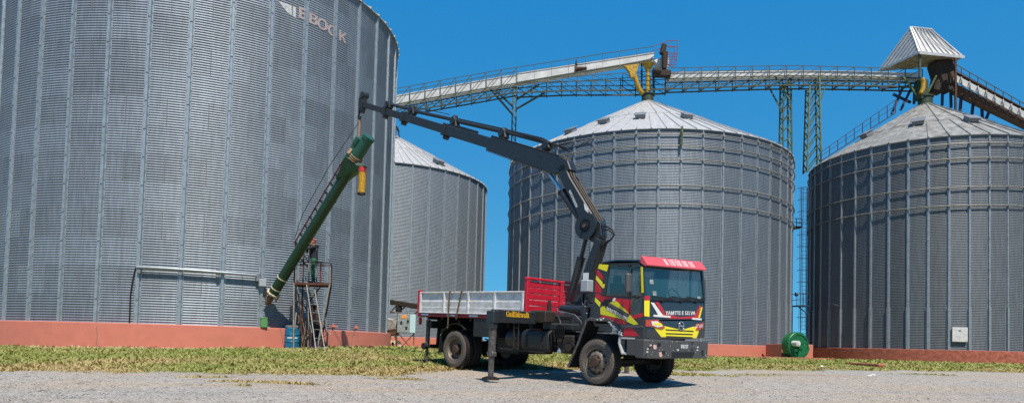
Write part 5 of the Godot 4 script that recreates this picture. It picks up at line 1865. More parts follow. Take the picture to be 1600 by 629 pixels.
	for k in 5:
		sp2.lathe([Vector2(0.17, -0.02), Vector2(0.215, -0.02), Vector2(0.215, 0.02), Vector2(0.17, 0.02)], Transform3D(Basis.IDENTITY, px(1013, 111 + k * 7.5, 55.7)), 12)
	part(t, "yellow_spout", sp2, M.spout_yellow)
	var leg := MB.new()
	leg.bar(px(1003, 99, 56.2), px(1003, 150, 56.2), 0.12, 0.12, Vector3.RIGHT)
	leg.bar(px(1022, 110, 56.0), px(1022, 150, 56.0), 0.14, 0.14, Vector3.RIGHT)
	part(t, "support_leg", leg, M.duct_green)

	# level conveyor, from under the incline across to the dark silo
	var l := thing("level_conveyor", "level green-railed conveyor gallery linking the ringed silo and the dark silo", "conveyor")
	var rail2 := [[808, 112], [830, 113], [1056, 106], [1133, 104], [1238, 102.2], [1324, 104.3], [1440, 108]]
	var dep2 := [[800, 57.6], [1020, 55.9], [1440, 50.6]]
	var top2 := [[1030, 113], [1050, 112.3], [1236, 109.6], [1324, 110], [1440, 113.5]]
	var bot2 := [[1030, 123.4], [1050, 122.7], [1236, 118], [1370, 120], [1440, 122]]
	var low2 := [[1030, 139.2], [1044, 138.6], [1197, 133.4], [1250, 132.4], [1370, 134], [1440, 136]]
	gallery(l, steps(1044, 1442, 15), dep2, rail2, top2, bot2, low2, M.rail_green)
	# its open walkway part below the incline
	var w0 := steps(808, 1044, 10)
	var mid := [[800, 129.5], [890, 126.7], [1023, 125], [1050, 123]]
	var lo3 := [[800, 145], [890, 141.2], [998, 140.7], [1044, 138.6]]
	var hi := [[800, 134], [850, 122], [905, 118.5], [1050, 109]]
	for z in [0.0, 1.1]:
		for q in [[mid, 0.06, M.rail_green], [lo3, 0.11, M.rail_green], [hi, 0.045, M.rail_green]]:
			var b := MB.new()
			for i in w0.size() - 1:
				b.bar(px(w0[i], along(q[0], w0[i]), along(dep2, w0[i])) + Vector3(0, 0, -z), px(w0[i + 1], along(q[0], w0[i + 1]), along(dep2, w0[i + 1])) + Vector3(0, 0, -z), q[1], q[1])
			part(l, "chord", b, q[2])
		for i in w0.size():
			var b := MB.new()
			var dd: float = along(dep2, w0[i])
			b.bar(px(w0[i], along(hi, w0[i]), dd) + Vector3(0, 0, -z), px(w0[i], along(lo3, w0[i]) + 3.0, dd) + Vector3(0, 0, -z), 0.07, 0.07, Vector3.RIGHT)
			part(l, "post", b, M.rail_green)
			if i < w0.size() - 1:
				var d2: float = along(dep2, w0[i + 1])
				var e := MB.new()
				e.bar(px(w0[i], along(mid, w0[i]), dd) + Vector3(0, 0, -z), px(w0[i + 1], along(lo3, w0[i + 1]), d2) + Vector3(0, 0, -z), 0.055, 0.055)
				part(l, "diagonal", e, M.rail_green)
				if z == 0.0 and i > 1:
					var g := MB.new()
					g.bar(px(w0[i], along(hi, w0[i]), dd), px(w0[i + 1], along(mid, w0[i + 1]), d2), 0.04, 0.04)
					part(l, "diagonal", g, M.rail_green)
	# V braces and duct where it meets the dark silo
	var vb := MB.new()
	vb.bar(px(1412, 119, 50.6), px(1436, 152, 50.4), 0.12, 0.12)
	vb.bar(px(1464, 118, 50.4), px(1446, 152, 50.4), 0.12, 0.12)
	part(l, "brace", vb, M.tower_green)
	var du := MB.new()
	du.box(px(1440, 141, 50.5), Vector3(0.75, 1.5, 0.7), Basis.IDENTITY, 0.04)
	part(l, "duct", du, M.duct_green)
	var ys := MB.new()
	ys.tube([px(1441, 122, 50.0), px(1443.5, 127, 50.0), px(1443, 137, 50.0), px(1440, 146, 50.0)], 0.17, 10)
	part(l, "yellow_spout", ys, M.spout_yellow)
	var nv := MB.new()
	for q in [[1411, 137, 1394, 178], [1425, 137, 1408, 172], [1396, 147, 1424, 160], [1402, 136, 1374, 137], [1474, 125, 1473, 165], [1486, 130, 1487, 168], [1430, 137, 1429, 162]]:
		nv.bar(px(q[0], q[1], 51.4), px(q[2], q[3], 51.2), 0.15, 0.15, Vector3.RIGHT)
	part(l, "support_leg", nv, M.navy)

	# supports
	var c := thing("conveyor_post", "slim green post with dark spread struts under the climbing conveyor", "post")
	var pc := MB.new()
	var pt := px(804.5, 133, 60.3)
	for z in [0.0, -0.4]:
		for x in [-0.17, 0.17]:
			pc.bar(pt + Vector3(x, 0, z), Vector3(pt.x + x, 0, pt.z + z), 0.15, 0.12, Vector3.RIGHT)
	part(c, "leg", pc, M.tower_green)
	for k in 34:
		var d := MB.new()
		var y := pt.y - k * 0.65
		if y < 0.8:
			break
		d.bar(Vector3(pt.x - 0.15, y, pt.z + 0.03), Vector3(pt.x + 0.15, y - 0.6, pt.z + 0.03), 0.09, 0.05)
		part(c, "brace", d, M.tower_green)
	for q in [[767, 140, 801, 179, "rail_green"], [851, 145, 807, 170, "rail_green"], [774, 141, 801, 166, "rail_green"], [842, 132, 808, 155, "rail_green"]]:
		var d := MB.new()
		d.bar(px(q[0], q[1], 58.0), px(q[2], q[3], 60.2), 0.13, 0.13)
		part(c, "strut", d, M[q[4]])
	var tw := thing("lattice_tower", "green lattice tower standing at the ringed silo's eave below the level conveyor", "tower", Vector3.ZERO, "lattice towers under the level conveyor")
	lattice(tw, px(1225, 130, 53.6), px(1223.7, 236, 53.9), px(1236.5, 118, 53.6), px(1238, 250, 53.9), 7, 0.7)
	var sb := MB.new()
	sb.bar(px(1201, 134, 54.2), px(1223, 175, 53.8), 0.12, 0.12)
	part(tw, "strut", sb, M.rail_green)
	var sb2 := MB.new()
	sb2.bar(px(1211, 118, 53.6), px(1237, 160, 53.5), 0.10, 0.10)
	part(tw, "strut", sb2, M.tower_green)
	var t2 := thing("lattice_tower", "green lattice tower standing at the dark silo's eave below the level conveyor", "tower", Vector3.ZERO, "lattice towers under the level conveyor")
	lattice(t2, px(1266, 134, 52.6), px(1262, 268, 51.6), px(1281, 120, 52.6), px(1284, 256, 51.6), 8, 0.7)
	var sb3 := MB.new()
	sb3.bar(px(1290, 136, 52.3), px(1281.5, 160, 52.4), 0.10, 0.10)
	part(t2, "strut", sb3, M.tower_green)

	# roofed head house above the dark silo
	var h := thing("head_house", "steep ribbed white metal roof sheltering the conveyor head above the dark silo", "shelter")
	var A := px(1422.9, 41.8, 51.0)
	var B := px(1457.3, 45.3, 50.8)
	var C := px(1437.2, 81.0, 49.5)
	var D := px(1507.5, 87.9, 50.0)
	var E := px(1372.3, 110.5, 52.9)
	var Fq := px(1480.0, 100.7, 51.5)
	var rf := MB.new()
	rf.quad(A, B, D, C, Vector3.UP + Vector3.BACK)
	rf.tri(A, C, E, Vector3.UP + Vector3.LEFT)
	rf.quad(A, B, Fq, E, Vector3.UP + Vector3.FORWARD)
	rf.tri(B, D, Fq, Vector3.RIGHT + Vector3.UP)
	rf.bar(A, B, 0.1, 0.08)
	rf.bar(A, C, 0.09, 0.06)
	var roof := part(h, "roof", rf, M.roof)
	for k in 8:
		var f := (k + 0.5) / 8.0
		var sm := MB.new()
		sm.bar(A.lerp(B, f) + Vector3(0, 0.02, 0.02), C.lerp(D, f) + Vector3(0, 0.02, 0.02), 0.06, 0.06)
		part(roof, "roof_seam", sm, M.roof)
		var s2 := MB.new()
		s2.bar(A.lerp(C, f) + Vector3(-0.03, 0.02, 0), E.lerp(C, f) + Vector3(-0.03, 0.02, 0), 0.07, 0.08)
		part(roof, "roof_seam", s2, M.roof)
	var so := MB.new()
	var dn := Vector3(0, -0.06, 0)
	so.quad(C + dn, D + dn, Fq + dn, E + dn, Vector3.DOWN)
	part(h, "soffit", so, M.soffit)
	var fa := MB.new()
	fa.bar(C + Vector3(0, -0.06, 0.03), D + Vector3(0, -0.06, 0.03), 0.05, 0.22)
	fa.bar(C + Vector3(-0.03, -0.04, 0.0), E + Vector3(-0.03, -0.04, 0.0), 0.05, 0.14)
	part(h, "fascia", fa, M.roof)
	for q in [[1438, 84, 1438, 120, 49.7, "rail_green"], [1494, 91, 1494, 178, 49.9, "rust"]]:
		var b := MB.new()
		b.bar(px(q[0], q[1], q[4]), px(q[2], q[3], q[4]), 0.13, 0.13, Vector3.RIGHT)
		part(h, "post", b, M[q[5]])
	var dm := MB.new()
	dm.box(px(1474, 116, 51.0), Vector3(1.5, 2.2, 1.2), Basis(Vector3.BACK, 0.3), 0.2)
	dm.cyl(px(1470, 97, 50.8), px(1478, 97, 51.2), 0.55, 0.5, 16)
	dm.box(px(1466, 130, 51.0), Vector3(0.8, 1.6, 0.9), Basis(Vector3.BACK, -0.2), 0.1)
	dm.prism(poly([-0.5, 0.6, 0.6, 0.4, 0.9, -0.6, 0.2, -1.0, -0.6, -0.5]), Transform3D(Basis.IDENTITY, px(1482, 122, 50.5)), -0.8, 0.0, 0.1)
	part(h, "elevator_head", dm, M.dark_brown)
	var pk := MB.new()
	pk.cyl(px(1486, 113, 49.95), px(1488, 121, 49.95), 0.24, 0.2, 10)
	part(h, "belt_guard", pk, M.rust)

	# conveyor coming down to the right
	var g := thing("descending_conveyor", "brown conveyor with handrail running down from the head house's lower side", "conveyor")
	var dg := [[1480, 50.6], [1700, 46.5]]
	var rg := [[1497, 102], [1600, 161.3]]
	var tg := [[1497, 118], [1600, 173]]
	var bg := [[1497, 128], [1600, 183]]
	var lg := [[1480, 139], [1600, 197]]
	var sg := steps(1490, 1660, 13)
	for i in sg.size() - 1:
		var d0: float = along(dg, sg[i])
		var d1: float = along(dg, sg[i + 1])
		var b := MB.new()
		b.quad(px(sg[i] + 0.3, along(tg, sg[i]), d0), px(sg[i + 1], along(tg, sg[i + 1]), d1), px(sg[i + 1], along(bg, sg[i + 1]), d1), px(sg[i] + 0.3, along(bg, sg[i]), d0), Vector3.BACK)
		b.bar(px(sg[i] + 0.3, along(bg, sg[i]), d0), px(sg[i + 1], along(bg, sg[i + 1]), d1), 0.1, 0.06)
		part(g, "side_plate", b, M.trough)
		var rbs := MB.new()
		rbs.tube([px(sg[i], along(tg, sg[i]) - 1.0, d0 + 0.6), px(sg[i], along(tg, sg[i]) - 0.5, d0 - 0.1), px(sg[i] + 0.5, along(bg, sg[i]), d0 - 0.12), px(sg[i] + 3.0, along(bg, sg[i]) + 6.0, d0 + 0.1)], 0.05, 6)
		part(g, "rib", rbs, M.wind)
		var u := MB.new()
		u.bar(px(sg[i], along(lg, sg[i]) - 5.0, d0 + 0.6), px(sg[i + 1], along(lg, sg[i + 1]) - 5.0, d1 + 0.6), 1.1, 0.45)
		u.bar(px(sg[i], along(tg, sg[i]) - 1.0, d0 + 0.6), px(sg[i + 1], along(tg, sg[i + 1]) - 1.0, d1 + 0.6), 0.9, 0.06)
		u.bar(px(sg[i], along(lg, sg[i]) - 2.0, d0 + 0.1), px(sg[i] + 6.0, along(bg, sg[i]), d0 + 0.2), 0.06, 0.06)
		part(g, "underside_plate", u, M.rust)  # rust colour reused here as a plain dark brown
		var hr := MB.new()
		hr.bar(px(sg[i], along(rg, sg[i]), d0 + 1.1), px(sg[i + 1], along(rg, sg[i + 1]), d1 + 1.1), 0.05, 0.05)
		hr.bar(px(sg[i], along(rg, sg[i]) + 8.0, d0 + 1.1), px(sg[i + 1], along(rg, sg[i + 1]) + 8.0, d1 + 1.1), 0.035, 0.035)
		hr.bar(px(sg[i], along(rg, sg[i]), d0 + 1.1), px(sg[i], along(tg, sg[i]), d0 + 1.1), 0.045, 0.045, Vector3.RIGHT)
		part(g, "handrail", hr, M.rail_green)
	for q in [[1503, 150, 1501, 176], [1522, 158, 1519, 184], [1535, 164, 1536, 190], [1548, 170, 1541, 188]]:
		var b := MB.new()
		b.bar(px(q[0], q[1], 50.6), px(q[2], q[3], 50.6), 0.16, 0.16, Vector3.RIGHT)
		part(g, "support_leg", b, M.navy)

	# stair up the dark silo's roof
	var s := thing("railed_stair", "thin railed stair climbing the dark silo's roof to the head house", "stair")
	var su := steps(1284, 1400, 9)
	var s_rail := [[1284, 237], [1399, 157]]
	var s_mid := [[1284, 243], [1399, 166]]
	var s_foot := [[1284, 251], [1399, 177]]
	for i in su.size():
		var p := MB.new()
		p.bar(px(su[i], along(s_rail, su[i]), 51.0), px(su[i], along(s_foot, su[i]), 51.0), 0.05, 0.05, Vector3.RIGHT)
		part(s, "post", p, M.navy)
		if i < su.size() - 1:
			for q in [[s_rail, 0.05, "handrail"], [s_mid, 0.04, "handrail"], [s_foot, 0.08, "stringer"]]:
				var b := MB.new()
				b.bar(px(su[i], along(q[0], su[i]), 51.0), px(su[i + 1], along(q[0], su[i + 1]), 51.0), q[1], q[1])
				part(s, q[2], b, M.navy)

	# caged ladder on the dark silo
	var cl := thing("caged_ladder", "dark caged ladder up the shaded side of the dark silo", "ladder")
	var la := px(1258, 293, 51.3)
	var lx := la.x
	for x in [-0.22, 0.22]:
		var b := MB.new()
		b.bar(Vector3(lx + x, la.y, la.z), Vector3(lx + x, 0.3, la.z), 0.05, 0.05, Vector3.RIGHT)
		part(cl, "stile", b, M.navy)
	var nr := int((la.y - 1.8) / 0.9)
	for k in nr:
		var y := la.y - 0.1 - k * 0.9
		var b := MB.new()
		var hoop := []
		for i in 13:
			var a := PI * i / 12.0
			hoop.append(Vector3(lx - 0.15 + cos(a) * 0.38, y, la.z + sin(a) * 0.65))
		b.tube(hoop, 0.022, 5)
		part(cl, "cage_hoop", b, M.navy)
	for i: int in [2, 4, 6, 8, 10]:
		var a := PI * i / 12.0
		var b := MB.new()
		b.bar(Vector3(lx - 0.15 + cos(a) * 0.38, la.y - 0.1, la.z + sin(a) * 0.65), Vector3(lx - 0.15 + cos(a) * 0.38, 2.2, la.z + sin(a) * 0.65), 0.025, 0.025, Vector3.RIGHT)
		part(cl, "cage_bar", b, M.navy)
	for k in int(la.y / 0.3):
		var b := MB.new()
		b.bar(Vector3(lx - 0.22, 0.4 + k * 0.3, la.z), Vector3(lx + 0.22, 0.4 + k * 0.3, la.z), 0.025, 0.025)
		part(cl, "rung", b, M.navy)
	var pf2 := MB.new()
	var pc2 := px(1252, 478, 51.0)
	pf2.box(pc2, Vector3(1.0, 0.08, 0.9))
	for y in [0.45, 0.9]:
		pf2.bar(pc2 + Vector3(-0.5, y, 0.45), pc2 + Vector3(0.5, y, 0.45), 0.04, 0.04)
		pf2.bar(pc2 + Vector3(-0.5, y, -0.45), pc2 + Vector3(-0.5, y, 0.45), 0.04, 0.04)
	for x in [-0.5, 0.0, 0.5]:
		pf2.bar(pc2 + Vector3(x, 0, 0.45), pc2 + Vector3(x, 0.9, 0.45), 0.04, 0.04, Vector3.RIGHT)
	pf2.bar(pc2 + Vector3(-0.4, 0, 0.3), pc2 + Vector3(0.5, -0.7, 0.3), 0.06, 0.06)
	pf2.cyl(pc2 + Vector3(-0.62, 0.85, 0.45), pc2 + Vector3(-0.45, 0.85, 0.45), 0.16, 0.13, 10)
	part(cl, "rest_platform", pf2, M.navy)
	var br := thing("railed_bracket", "small dark railed bracket sticking out of the ringed silo towards the ladder", "bracket")
	var b2 := MB.new()
	var bp := px(1243, 353, 52.5)
	b2.box(bp + Vector3(0, -0.1, 0), Vector3(0.9, 0.12, 0.6))
	b2.bar(bp + Vector3(-0.45, -0.4, 0.2), bp + Vector3(0.4, -0.1, 0.2), 0.1, 0.1)
	for y in [0.25, 0.55]:
		b2.bar(bp + Vector3(-0.45, y, 0.25), bp + Vector3(0.45, y, 0.25), 0.05, 0.05)
	for x in [-0.4, 0.0, 0.42]:
		b2.bar(bp + Vector3(x, -0.1, 0.25), bp + Vector3(x, 0.6, 0.25), 0.05, 0.05, Vector3.RIGHT)
	part(br, "frame", b2, M.rail_green)
	# yellow bar fixed to the ringed silo's eave
	var yb := thing("eave_bar", "short olive-yellow bar fixed upright at the ringed silo's eave", "bar")
	var yb1 := MB.new()
	var y0 := on_silo(1066.5, 197, S2, R2 + 0.35)
	var y1 := on_silo(1066.0, 226, S2, R2 + 0.35)
	yb1.bar(y0, y1, 0.12, 0.10, Vector3.RIGHT)
	part(yb, "bar", yb1, M.tower_green)
	# thin cables
	for q in [[1265, 452, 51.0, 1311, 478, 43.0, "thin cable hanging slack down the dark silo's shaded wall"], [1023, 148, 55.0, 1046, 168, 53.0, "thin cable running from the yellow spouts down the ringed silo's roof"]]:
		var cb := thing("cable", q[6], "cable")
		var b := MB.new()
		var a: Vector3 = px(q[0], q[1], q[2])
		var e: Vector3 = px(q[3], q[4], q[5])
		if q[0] > 1200:
			a = on_silo(q[0], q[1], S3, R3 + 0.2)
			e = on_silo(q[3], q[4], S3, R3 + 0.2)
		b.tube([a, a.lerp(e, 0.5) + Vector3(0, -0.12, 0.0), e], 0.018, 5)
		part(cb, "strand", b, M.rib if q[0] > 1200 else M.wire)
	# frame on the plain silo's top
	var fr := thing("pulley_gantry", "small dark blue steel gantry on the plain silo's roof peak", "gantry")
	var fb := MB.new()
	for q in [[617, 193, 618, 212], [621, 200, 624, 214], [617, 197, 624, 206], [612, 196, 622, 199]]:
		fb.bar(px(q[0], q[1], 57.5), px(q[2], q[3], 57.5), 0.12, 0.12, Vector3.RIGHT)
	part(fr, "strut", fb, M.navy)

# ---------------------------------------------------------------- people: tapered capsules joined smoothly, meshed as surface nets
func field(p: Vector3, bones: Array, k: float) -> float:
	var r := 1e3
	for b in bones:
		var a: Vector3 = b[0]
		var ab: Vector3 = b[1] - a
		var t := clampf((p - a).dot(ab) / maxf(ab.length_squared(), 1e-9), 0.0, 1.0)
		var d := (p - a - ab * t).length() - lerpf(b[2], b[3], t)
		var h := maxf(k - absf(r - d), 0.0) / k
		r = minf(r, d) - h * h * k * 0.25
	return r

func nets(out: MB, bones: Array, cell: float, k: float) -> void:
	var lo := Vector3.ONE * 1e9
	var hi := Vector3.ONE * -1e9
	for b in bones:
		var rr := maxf(b[2], b[3]) + k * 0.5 + cell * 2.0
		for q in 2:
			lo = lo.min(b[q] - Vector3.ONE * rr)
			hi = hi.max(b[q] + Vector3.ONE * rr)
	var nx := int((hi.x - lo.x) / cell) + 2
	var ny := int((hi.y - lo.y) / cell) + 2
	var nq := int((hi.z - lo.z) / cell) + 2
	var f := PackedFloat32Array()
	f.resize(nx * ny * nq)
	for x in nx:
		for y in ny:
			for z in nq:
				f[(x * ny + y) * nq + z] = field(lo + Vector3(x, y, z) * cell, bones, k)
	var vid := {}
	var vs := []
	var ns := []
	var off := [0, 1, nq, nq + 1, ny * nq, ny * nq + 1, ny * nq + nq, ny * nq + nq + 1]
	for x in nx - 1:
		for y in ny - 1:
			for z in nq - 1:
				var i := (x * ny + y) * nq + z
				var m := 0
				for c in 8:
					if f[i + off[c]] < 0.0:
						m |= 1 << c
				if m == 0 or m == 255:
					continue
				var s := Vector3.ZERO
				var cnt := 0
				for e in [[0, 1], [0, 2], [0, 4], [1, 3], [1, 5], [2, 3], [2, 6], [3, 7], [4, 5], [4, 6], [5, 7], [6, 7]]:
					var a: float = f[i + off[e[0]]]
					var b: float = f[i + off[e[1]]]
					if (a < 0.0) != (b < 0.0):
						var t := a / (a - b)
						var pa := Vector3((e[0] >> 2) & 1, (e[0] >> 1) & 1, e[0] & 1)
						var pb := Vector3((e[1] >> 2) & 1, (e[1] >> 1) & 1, e[1] & 1)
						s += pa.lerp(pb, t)
						cnt += 1
				var p := lo + (Vector3(x, y, z) + s / cnt) * cell
				vid[i] = vs.size()
				vs.append(p)
				var h := cell * 0.5
				ns.append(Vector3(field(p + Vector3(h, 0, 0), bones, k) - field(p - Vector3(h, 0, 0), bones, k), field(p + Vector3(0, h, 0), bones, k) - field(p - Vector3(0, h, 0), bones, k), field(p + Vector3(0, 0, h), bones, k) - field(p - Vector3(0, 0, h), bones, k)).normalized())
	var stp := [ny * nq, nq, 1]
	for x in range(1, nx - 1):
		for y in range(1, ny - 1):
			for z in range(1, nq - 1):
				var i := (x * ny + y) * nq + z
				for ax in 3:
					if (f[i] < 0.0) == (f[i + stp[ax]] < 0.0):
						continue
					var u: int = stp[(ax + 1) % 3]
					var w: int = stp[(ax + 2) % 3]
					var q := [i, i - u, i - u - w, i - w]
					var ok := true
					for j in q:
						ok = ok and vid.has(j)
					if not ok:
						continue
					var a: int = vid[q[0]]
					var b: int = vid[q[1]]
					var c: int = vid[q[2]]
					var d: int = vid[q[3]]
					out.tn(vs[a], vs[b], vs[c], ns[a], ns[b], ns[c])
					out.tn(vs[a], vs[c], vs[d], ns[a], ns[c], ns[d])

func hand_bones(wrist: Vector3, dir: Vector3, side: Vector3) -> Array:
	var r := []
	var dn := dir.normalized()
	var sd := (side - dn * side.dot(dn)).normalized()
	var palm := dn.cross(sd)
	r.append([wrist, wrist + dn * 0.05, 0.026, 0.030])
	r.append([wrist + dn * 0.04 - sd * 0.022, wrist + dn * 0.085 - sd * 0.026, 0.016, 0.014])
	r.append([wrist + dn * 0.04 + sd * 0.022, wrist + dn * 0.085 + sd * 0.026, 0.016, 0.014])
	var len := [0.062, 0.075, 0.070, 0.052]
	for i in 4:
		var b := wrist + dn * 0.088 + sd * (0.030 - i * 0.020)
		var m: Vector3 = b + dn * len[i] * 0.55 + palm * 0.012
		r.append([b, m, 0.0105, 0.0095])
		r.append([m, m + dn * len[i] * 0.42 + palm * 0.03, 0.0095, 0.008])
	var tb := wrist + dn * 0.035 + sd * 0.034
	var tm := tb + dn * 0.030 + sd * 0.026 + palm * 0.014
	r.append([tb, tm, 0.0125, 0.011])
	r.append([tm, tm + dn * 0.032 + sd * 0.004 + palm * 0.012, 0.011, 0.009])
	return r

# J: joints in the person's own frame (z forward, x to the left, feet at y = 0)
func person(label: String, at: Vector3, yaw: float, J: Dictionary, top_m: Material, leg_m: Material, shoe_m: Material, hat_m: Material) -> void:
	var t := thing("person", label, "person", at)
	t.rotation.y = yaw
	var sk := MB.new()
	var limbs := []
	for s in ["l", "r"]:
		limbs.append([J["sh" + s], J["el" + s], 0.045, 0.036])
		limbs.append([J["el" + s], J["wr" + s], 0.036, 0.026])
		limbs.append([J["hip" + s], J["kn" + s], 0.075, 0.052])
		limbs.append([J["kn" + s], J["an" + s], 0.052, 0.036])
		limbs.append([J["an" + s], J["an" + s] + J.toe, 0.036, 0.03])
	var body := limbs.duplicate()
	body.append([J.pelvis, J.chest, 0.12, 0.13])
	body.append([J.chest, J.neck, 0.12, 0.055])
	body.append([J.shl, J.shr, 0.055, 0.055])
	body.append([J.neck, J.head, 0.052, 0.055])
	nets(sk, body, 0.028, 0.05)
	var hc: Vector3 = J.head
	var fw: Vector3 = J.face
	var sdv := Vector3.UP.cross(fw).normalized()
	var hb := [[hc + Vector3(0, 0.075, 0) - fw * 0.012, hc + Vector3(0, 0.075, 0) - fw * 0.03, 0.088, 0.088], [hc + fw * 0.03, hc + fw * 0.035 + Vector3(0, -0.045, 0), 0.065, 0.05],
		[hc + fw * 0.088 + Vector3(0, 0.035, 0), hc + fw * 0.108 + Vector3(0, 0.005, 0), 0.010, 0.015],
		[hc + sdv * 0.086 + Vector3(0, 0.045, 0), hc + sdv * 0.088 + Vector3(0, 0.005, 0), 0.014, 0.012], [hc - sdv * 0.086 + Vector3(0, 0.045, 0), hc - sdv * 0.088 + Vector3(0, 0.005, 0), 0.014, 0.012],
		[hc + fw * 0.088 + sdv * 0.02 + Vector3(0, -0.028, 0), hc + fw * 0.088 - sdv * 0.02 + Vector3(0, -0.028, 0), 0.010, 0.010]]
	nets(sk, hb, 0.011, 0.025)
	for s in ["l", "r"]:
		var d: Vector3 = (J["wr" + s] - J["el" + s]).normalized()
		nets(sk, hand_bones(J["wr" + s], d, fw), 0.007, 0.008)
	var b := part(t, "body", sk, M.skin)
	for s in [-1.0, 1.0]:
		var ey := MB.new()
		var ec: Vector3 = hc + fw * 0.082 + sdv * (s * 0.032) + Vector3(0, 0.045, 0)
		ey.cyl(ec, ec + fw * 0.004, 0.012, 0.008, 8)
		part(b, "eye", ey, M.black)
	var up := MB.new()
	var tb := [[J.pelvis + Vector3(0, 0.04, 0), J.chest, 0.145, 0.16], [J.chest, J.neck - Vector3(0, 0.03, 0), 0.15, 0.075], [J.shl, J.shr, 0.075, 0.075]]
	for s in ["l", "r"]:
		tb.append([J["sh" + s], J["el" + s], 0.07, 0.056])
		tb.append([J["el" + s], J["wr" + s].lerp(J["el" + s], 0.06), 0.056, 0.044])
	nets(up, tb, 0.024, 0.05)
	part(t, "jacket", up, top_m)
	var lg := MB.new()
	var lb := [[J.pelvis, J.pelvis + Vector3(0, 0.06, 0), 0.135, 0.135]]
	for s in ["l", "r"]:
		lb.append([J["hip" + s], J["kn" + s], 0.098, 0.072])
		lb.append([J["kn" + s], J["an" + s] + Vector3(0, 0.06, 0), 0.072, 0.06])
	nets(lg, lb, 0.024, 0.04)
	part(t, "trousers", lg, leg_m)
	for s in ["l", "r"]:
		var sh := MB.new()
		nets(sh, [[J["an" + s] + Vector3(0, 0.12, 0), J["an" + s], 0.062, 0.055], [J["an" + s] + Vector3(0, -0.025, -0.02), J["an" + s] + J.toe * 1.1, 0.048, 0.042]], 0.018, 0.03)
		part(t, "boot", sh, shoe_m)
	var ht := MB.new()
	nets(ht, [[hc + Vector3(0, 0.10, 0) - fw * 0.015, hc + Vector3(0, 0.095, 0) - fw * 0.03, 0.092, 0.092], [hc + Vector3(0, 0.04, 0) - fw * 0.05, hc - fw * 0.045, 0.07, 0.06]], 0.014, 0.03)
	part(t, "hair", ht, hat_m)

